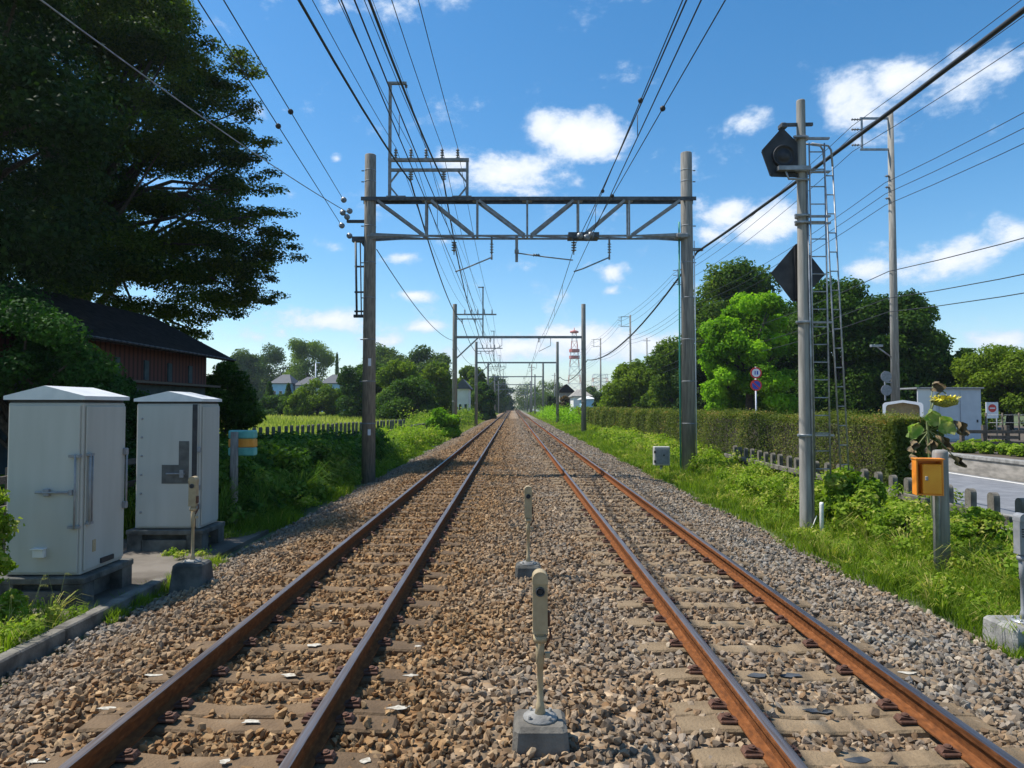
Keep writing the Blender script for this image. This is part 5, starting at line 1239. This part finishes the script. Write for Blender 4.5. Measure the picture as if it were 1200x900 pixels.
# right verge
def edgeR(y): return 4.35+.12*np.sin(y*1.1)+.08*np.sin(y*2.7)
def yR(n, x): return 6.0+(70-6.0)*rng.random(n)**2.1
N = 46000
def vergeR(n):
    global _yr
    _yr = yR(n, None); return edgeR(_yr)+(7.0-edgeR(_yr))*rng.random(n)
grass('verge_grass', 'bright green tall grass on the verge right of the right track', N, vergeR, lambda n, x: _yr, lambda x, y: .12+.30*np.clip((x-4.35)/1.1, 0, 1)*np.where(y < 30, 1, .8)+.1*np.sin(x*3+y*1.9)**2, .011, 'grass', tb=.55)
def leftx(n):
    global _yl
    _yl = 11.9+(60-11.9)*rng.random(n)**1.7; e = -4.45-.12*np.sin(_yl*1.3)-np.clip((14-_yl)/6, 0, .4); e = np.minimum(e, np.where(_yl < 11.4, -4.9, e)); return e-(5.8)*rng.random(n)**1.2
def hL(x, y): return (.14+.52*np.clip((-4.6-x)/1.1, 0, 1)+.15*np.sin(x*2.1+y*1.3))*np.where(y < 12, .45, 1)*np.where(y > 34, .6, 1)
grass('bank_grass', 'tall shaded grass on the bank left of the left track, around the pole', 60000, leftx, lambda n, x: _yl, hL, .013, 'grass', tb=.42)
# leafy weeds mixed into the banks
def weedpatch(name, label, boxes, leaf, mat, tb=(.3,.85)):
    cl = []
    for (x0, x1, y0, y1, zl, zh, k, n, r) in boxes:
        for i in range(k):
            x, y = U(x0, x1), U(y0, y1); q = U(zl, zh); rr_ = r*U(.7,1.3)*(1+max(0, y-10)/30); cl.append((x, y, gz(x, y)+q*.9, rr_, rr_, rr_*.7, n, U(*tb)))
    P, Nn, Tn = clump_pts(cl, .5, .6); o = leaves(name, P, Nn, leaf*rng.uniform(.6,1.3,len(P))*(1+np.clip((P[:,1]-10)/25, 0, 3)), Tn, LM[mat]); return tag(o, label, 'weeds', kind='stuff')
weedpatch('bank_weeds', 'leafy green weeds covering the left bank between the cabinets and the pole', [(-9,-5.35,12.4,20,.3,1.35,420,150,.3),(-5.5,-4.95,12.4,20,.1,.6,70,110,.22),(-9.8,-5.3,20,28,.2,1.25,330,150,.32)], .115, 'bankleaf', (.05,1))
weedpatch('bank_weeds', 'light green leafy weeds on the left bank beyond the nearest gantry pole', [(-7.6,-5.0,25,46,.2,.85,240,130,.32)], .075, 'weed', (.3,.9))
weedpatch('bank_weeds', 'bright leafy weeds at the edge of the left ballast near the gantry pole', [(-5.4,-4.6,11.8,30,.05,.35,90,100,.16)], .06, 'weed')
weedpatch('verge_weeds', 'bright leafy weeds among the grass between the mast and the right fence', [(5.1,6.85,6.8,17,.1,.8,210,110,.19),(4.7,5.4,6.8,14,.05,.25,70,50,.12),(5.5,6.9,17,45,.1,.7,130,100,.24),(6.4,7.3,11,45,.1,.85,150,110,.24)], .065, 'weed', (.4,1))
def tussocks(label, k, xr_, yr_, n, h, w, mat, tb):
    V = []; A = []
    for i in range(k):
        cx, cy = U(*xr_), yr_[0]+(yr_[1]-yr_[0])*rng.random()**1.4; z0 = gz(cx, cy); a = U(0, 2*np.pi, n)*1.0; wl = U(0, 6.28)
        hh = h*U(.6,1.2)*rng.uniform(.6,1.1,n); ln = hh*rng.uniform(.25,1.0,n); dx, dy = np.cos(a)+.5*np.cos(wl), np.sin(a)+.5*np.sin(wl); ww = w*(1+max(0, cy-10)/16)
        B0 = np.stack([cx+dx*.04, cy+dy*.04, 0*a+z0], 1); M1 = B0+np.stack([dx*ln*.3, dy*ln*.3, hh*.75], 1); M2 = B0+np.stack([dx*ln*.7, dy*ln*.7, hh], 1); T1 = B0+np.stack([dx*ln*1.1, dy*ln*1.1, hh*.82], 1)
        W = np.stack([-np.sin(a)*ww, np.cos(a)*ww, 0*a], 1)
        for p, q, u, v in ((B0, M1, .7, 1), (M1, M2, 1, .7), (M2, T1, .7, .1)): V.append(np.stack([p-W*u, p+W*u, q+W*v, q-W*v], 1)); A.append(np.clip(rng.normal(0,.15,n)+U(*tb), 0, 1))
    o = bulk('grass_tussocks', np.concatenate(V), 4, LM[mat], np.concatenate(A)); tag(o, label, 'grass', kind='stuff')
tussocks('arching tussocks of long grass on the left bank between teal box and pole', 260, (-8.6,-5.0), (12.3,30), 70, .85, .008, 'bankleaf', (.3,1))
tussocks('arching tussocks of long grass and straw along the right verge', 300, (5.5,6.9), (6.6,40), 46, .5, .006, 'grass', (.3,1.05))
tussocks('short grass tussocks at the edge of the right ballast', 260, (4.5,5.5), (6.2,30), 36, .27, .005, 'grass', (.4,1.0))
tussocks('arching grass tussocks behind the kerb in the lower left corner', 34, (-6.3,-4.7), (5.6,7.4), 60, .34, .005, 'grass', (.5,1))
weedpatch('far_scrub', 'bright green scrub lining the right verge beyond the second gantry', [(5.6,8.6,66,135,.3,1.7,150,90,.42)], .06, 'bright', (.2,.9))
weedpatch('far_scrub', 'green scrub lining the left verge beyond the second gantry', [(-8.6,-5.4,54,150,.2,1.5,190,80,.4)], .06, 'weed', (.2,.9))
# bottom left corner plants
def blx(n):
    global _yb
    _yb = U(5.2, 7.7, n); return U(-6.6, -4.62, n)
grass('kerb_grass', 'bright grass clump behind the kerb in the lower left corner', 5200, blx, lambda n, x: _yb, lambda x, y: .13+.12*np.sin(x*5)**2, .010, 'grass', tb=.7)
def blx2(n):
    global _yb
    _yb = U(7.4, 10.3, n); return -4.62+U(0, .32, n)+.0*_yb
grass('kerb_grass', 'thin grass tufts growing along the kerb beside the cabinet', 3200, blx2, lambda n, x: _yb, lambda x, y: .10+.1*np.sin(y*6)**2, .009, 'grass', tb=.6)
weedpatch('corner_weeds', 'low leafy weeds in the lower left corner in front of the nearer cabinet', [(-6.4,-4.6,5.6,7.4,.08,.3,80,70,.10),(-5.4,-4.75,10.2,12.2,.02,.15,30,60,.1)], .045, 'weed', (.5,1))
def foxtails(label, pts):
    mb = MB(); V = []
    st = MB()
    for (x, y, h) in pts:
        a = U(0, 6.28); zb = gz(x, y); P = [Vector((x, y, zb)), Vector((x+.03*math.cos(a), y+.03*math.sin(a), zb+h*.6)), Vector((x+.09*math.cos(a), y+.09*math.sin(a), zb+h)), Vector((x+.15*math.cos(a), y+.15*math.sin(a), zb+h+.01))]
        st.tube(P, [.003,.0025,.002,.002], 4)
        for k in range(60):
            t = U(0, 1); c = P[2].lerp(P[3], t)+Vector((.02*math.cos(a)*t, 0, -.02*t)); d = Vector((rng.normal(), rng.normal(), rng.normal())).normalized(); s_ = d.cross(Vector((0,.3,1))).normalized()*.002
            V.append([tuple(c-s_), tuple(c+s_), tuple(c+d*.018*1.0)])
    o = st.build('foxtail_stems', LM_st); tag(o, 'slender stems of foxtail grass by the nearer cabinet', 'grass', kind='stuff')
    o = bulk('foxtail_heads', np.array(V), 3, LM['foxtail'], rng.random(len(V))); tag(o, label, 'grass', kind='stuff')
foxtails('nodding pale foxtail seed heads in front of the nearer cabinet', [(U(-6.4,-4.75), U(6.2,7.7), U(.3,.62)) for _ in range(38)])
# field grass, pale
def fx(n):
    global _yf
    _yf = 26+(115-26)*rng.random(n)**1.3; xr_ = np.where(_yf < 46, -10.6+(_yf-26)*.19, -7); return xr_-(42)*rng.random(n)**1.3*np.clip(_yf/60, .4, 1.2)
def fgrass():
    x = fx(60000); y = _yf; N = len(x); z = np.array([gz(min(a, -10.2), b) for a, b in zip(x, y)])
    h = U(.1,.35,N)*(1+y/120); a = U(0, 6.28, N); wd = .02+.0011*y; B0 = np.stack([x, y, z], 1); W = np.stack([np.cos(a)*wd, np.sin(a)*wd, 0*a], 1); T1 = B0+np.stack([U(-.1,.1,N), U(-.1,.1,N), h], 1)
    o = bulk('field_grass', np.stack([B0-W, B0+W, T1+W*.2, T1-W*.2], 1), 4, LM['drygrass'], np.clip(.5+.2*np.sin(x*.4+y*.3)+rng.normal(0,.2,N), 0, 1))
    tag(o, 'pale yellow-green grass covering the sunny field behind the picket row', 'grass', kind='stuff')
fgrass()
# far verge strips, both sides
def stripx(x0, x1, ya, yb):
    def f(n):
        global _ys
        _ys = ya+(yb-ya)*rng.random(n)**1.5; return U(x0, x1, n)
    return f
grass('far_verge_grass', 'pale green grass strip along the distant left side of the tracks', 16000, stripx(-7.2,-4.4,45,220), lambda n, x: _ys, lambda x, y: .25+.4*np.clip((-5-x)/1.5, 0, 1), .014, 'drygrass', tb=.35)
grass('far_verge_grass', 'bright grass strip along the distant right side of the tracks', 16000, stripx(4.4,7.2,55,220), lambda n, x: _ys, lambda x, y: .2+.5*np.clip((x-4.8)/1.5, 0, 1), .014, 'grass', tb=.7)

# ------------------------------------------------------------------ haze
def haze():
    mb = MB(); mb.box((0, 1150, 40), (5200, 3100, 84)); o = mb.build('haze', None if False else hz_mat()); tag(o, 'thin blue summer haze over the whole scene', 'haze', kind='stuff')
def hz_mat():
    m = bpy.data.materials.new('haze'); m.use_nodes = True; nt = m.node_tree; nt.nodes.clear()
    v = nt.nodes.new('ShaderNodeVolumePrincipled'); v.inputs['Density'].default_value = HAZE; v.inputs['Color'].default_value = (.75,.86,1,1); v.inputs['Anisotropy'].default_value = .2
    o = nt.nodes.new('ShaderNodeOutputMaterial'); nt.links.new(v.outputs[0], o.inputs['Volume']); return m
import os
if not os.environ.get('NOHAZE'): haze()
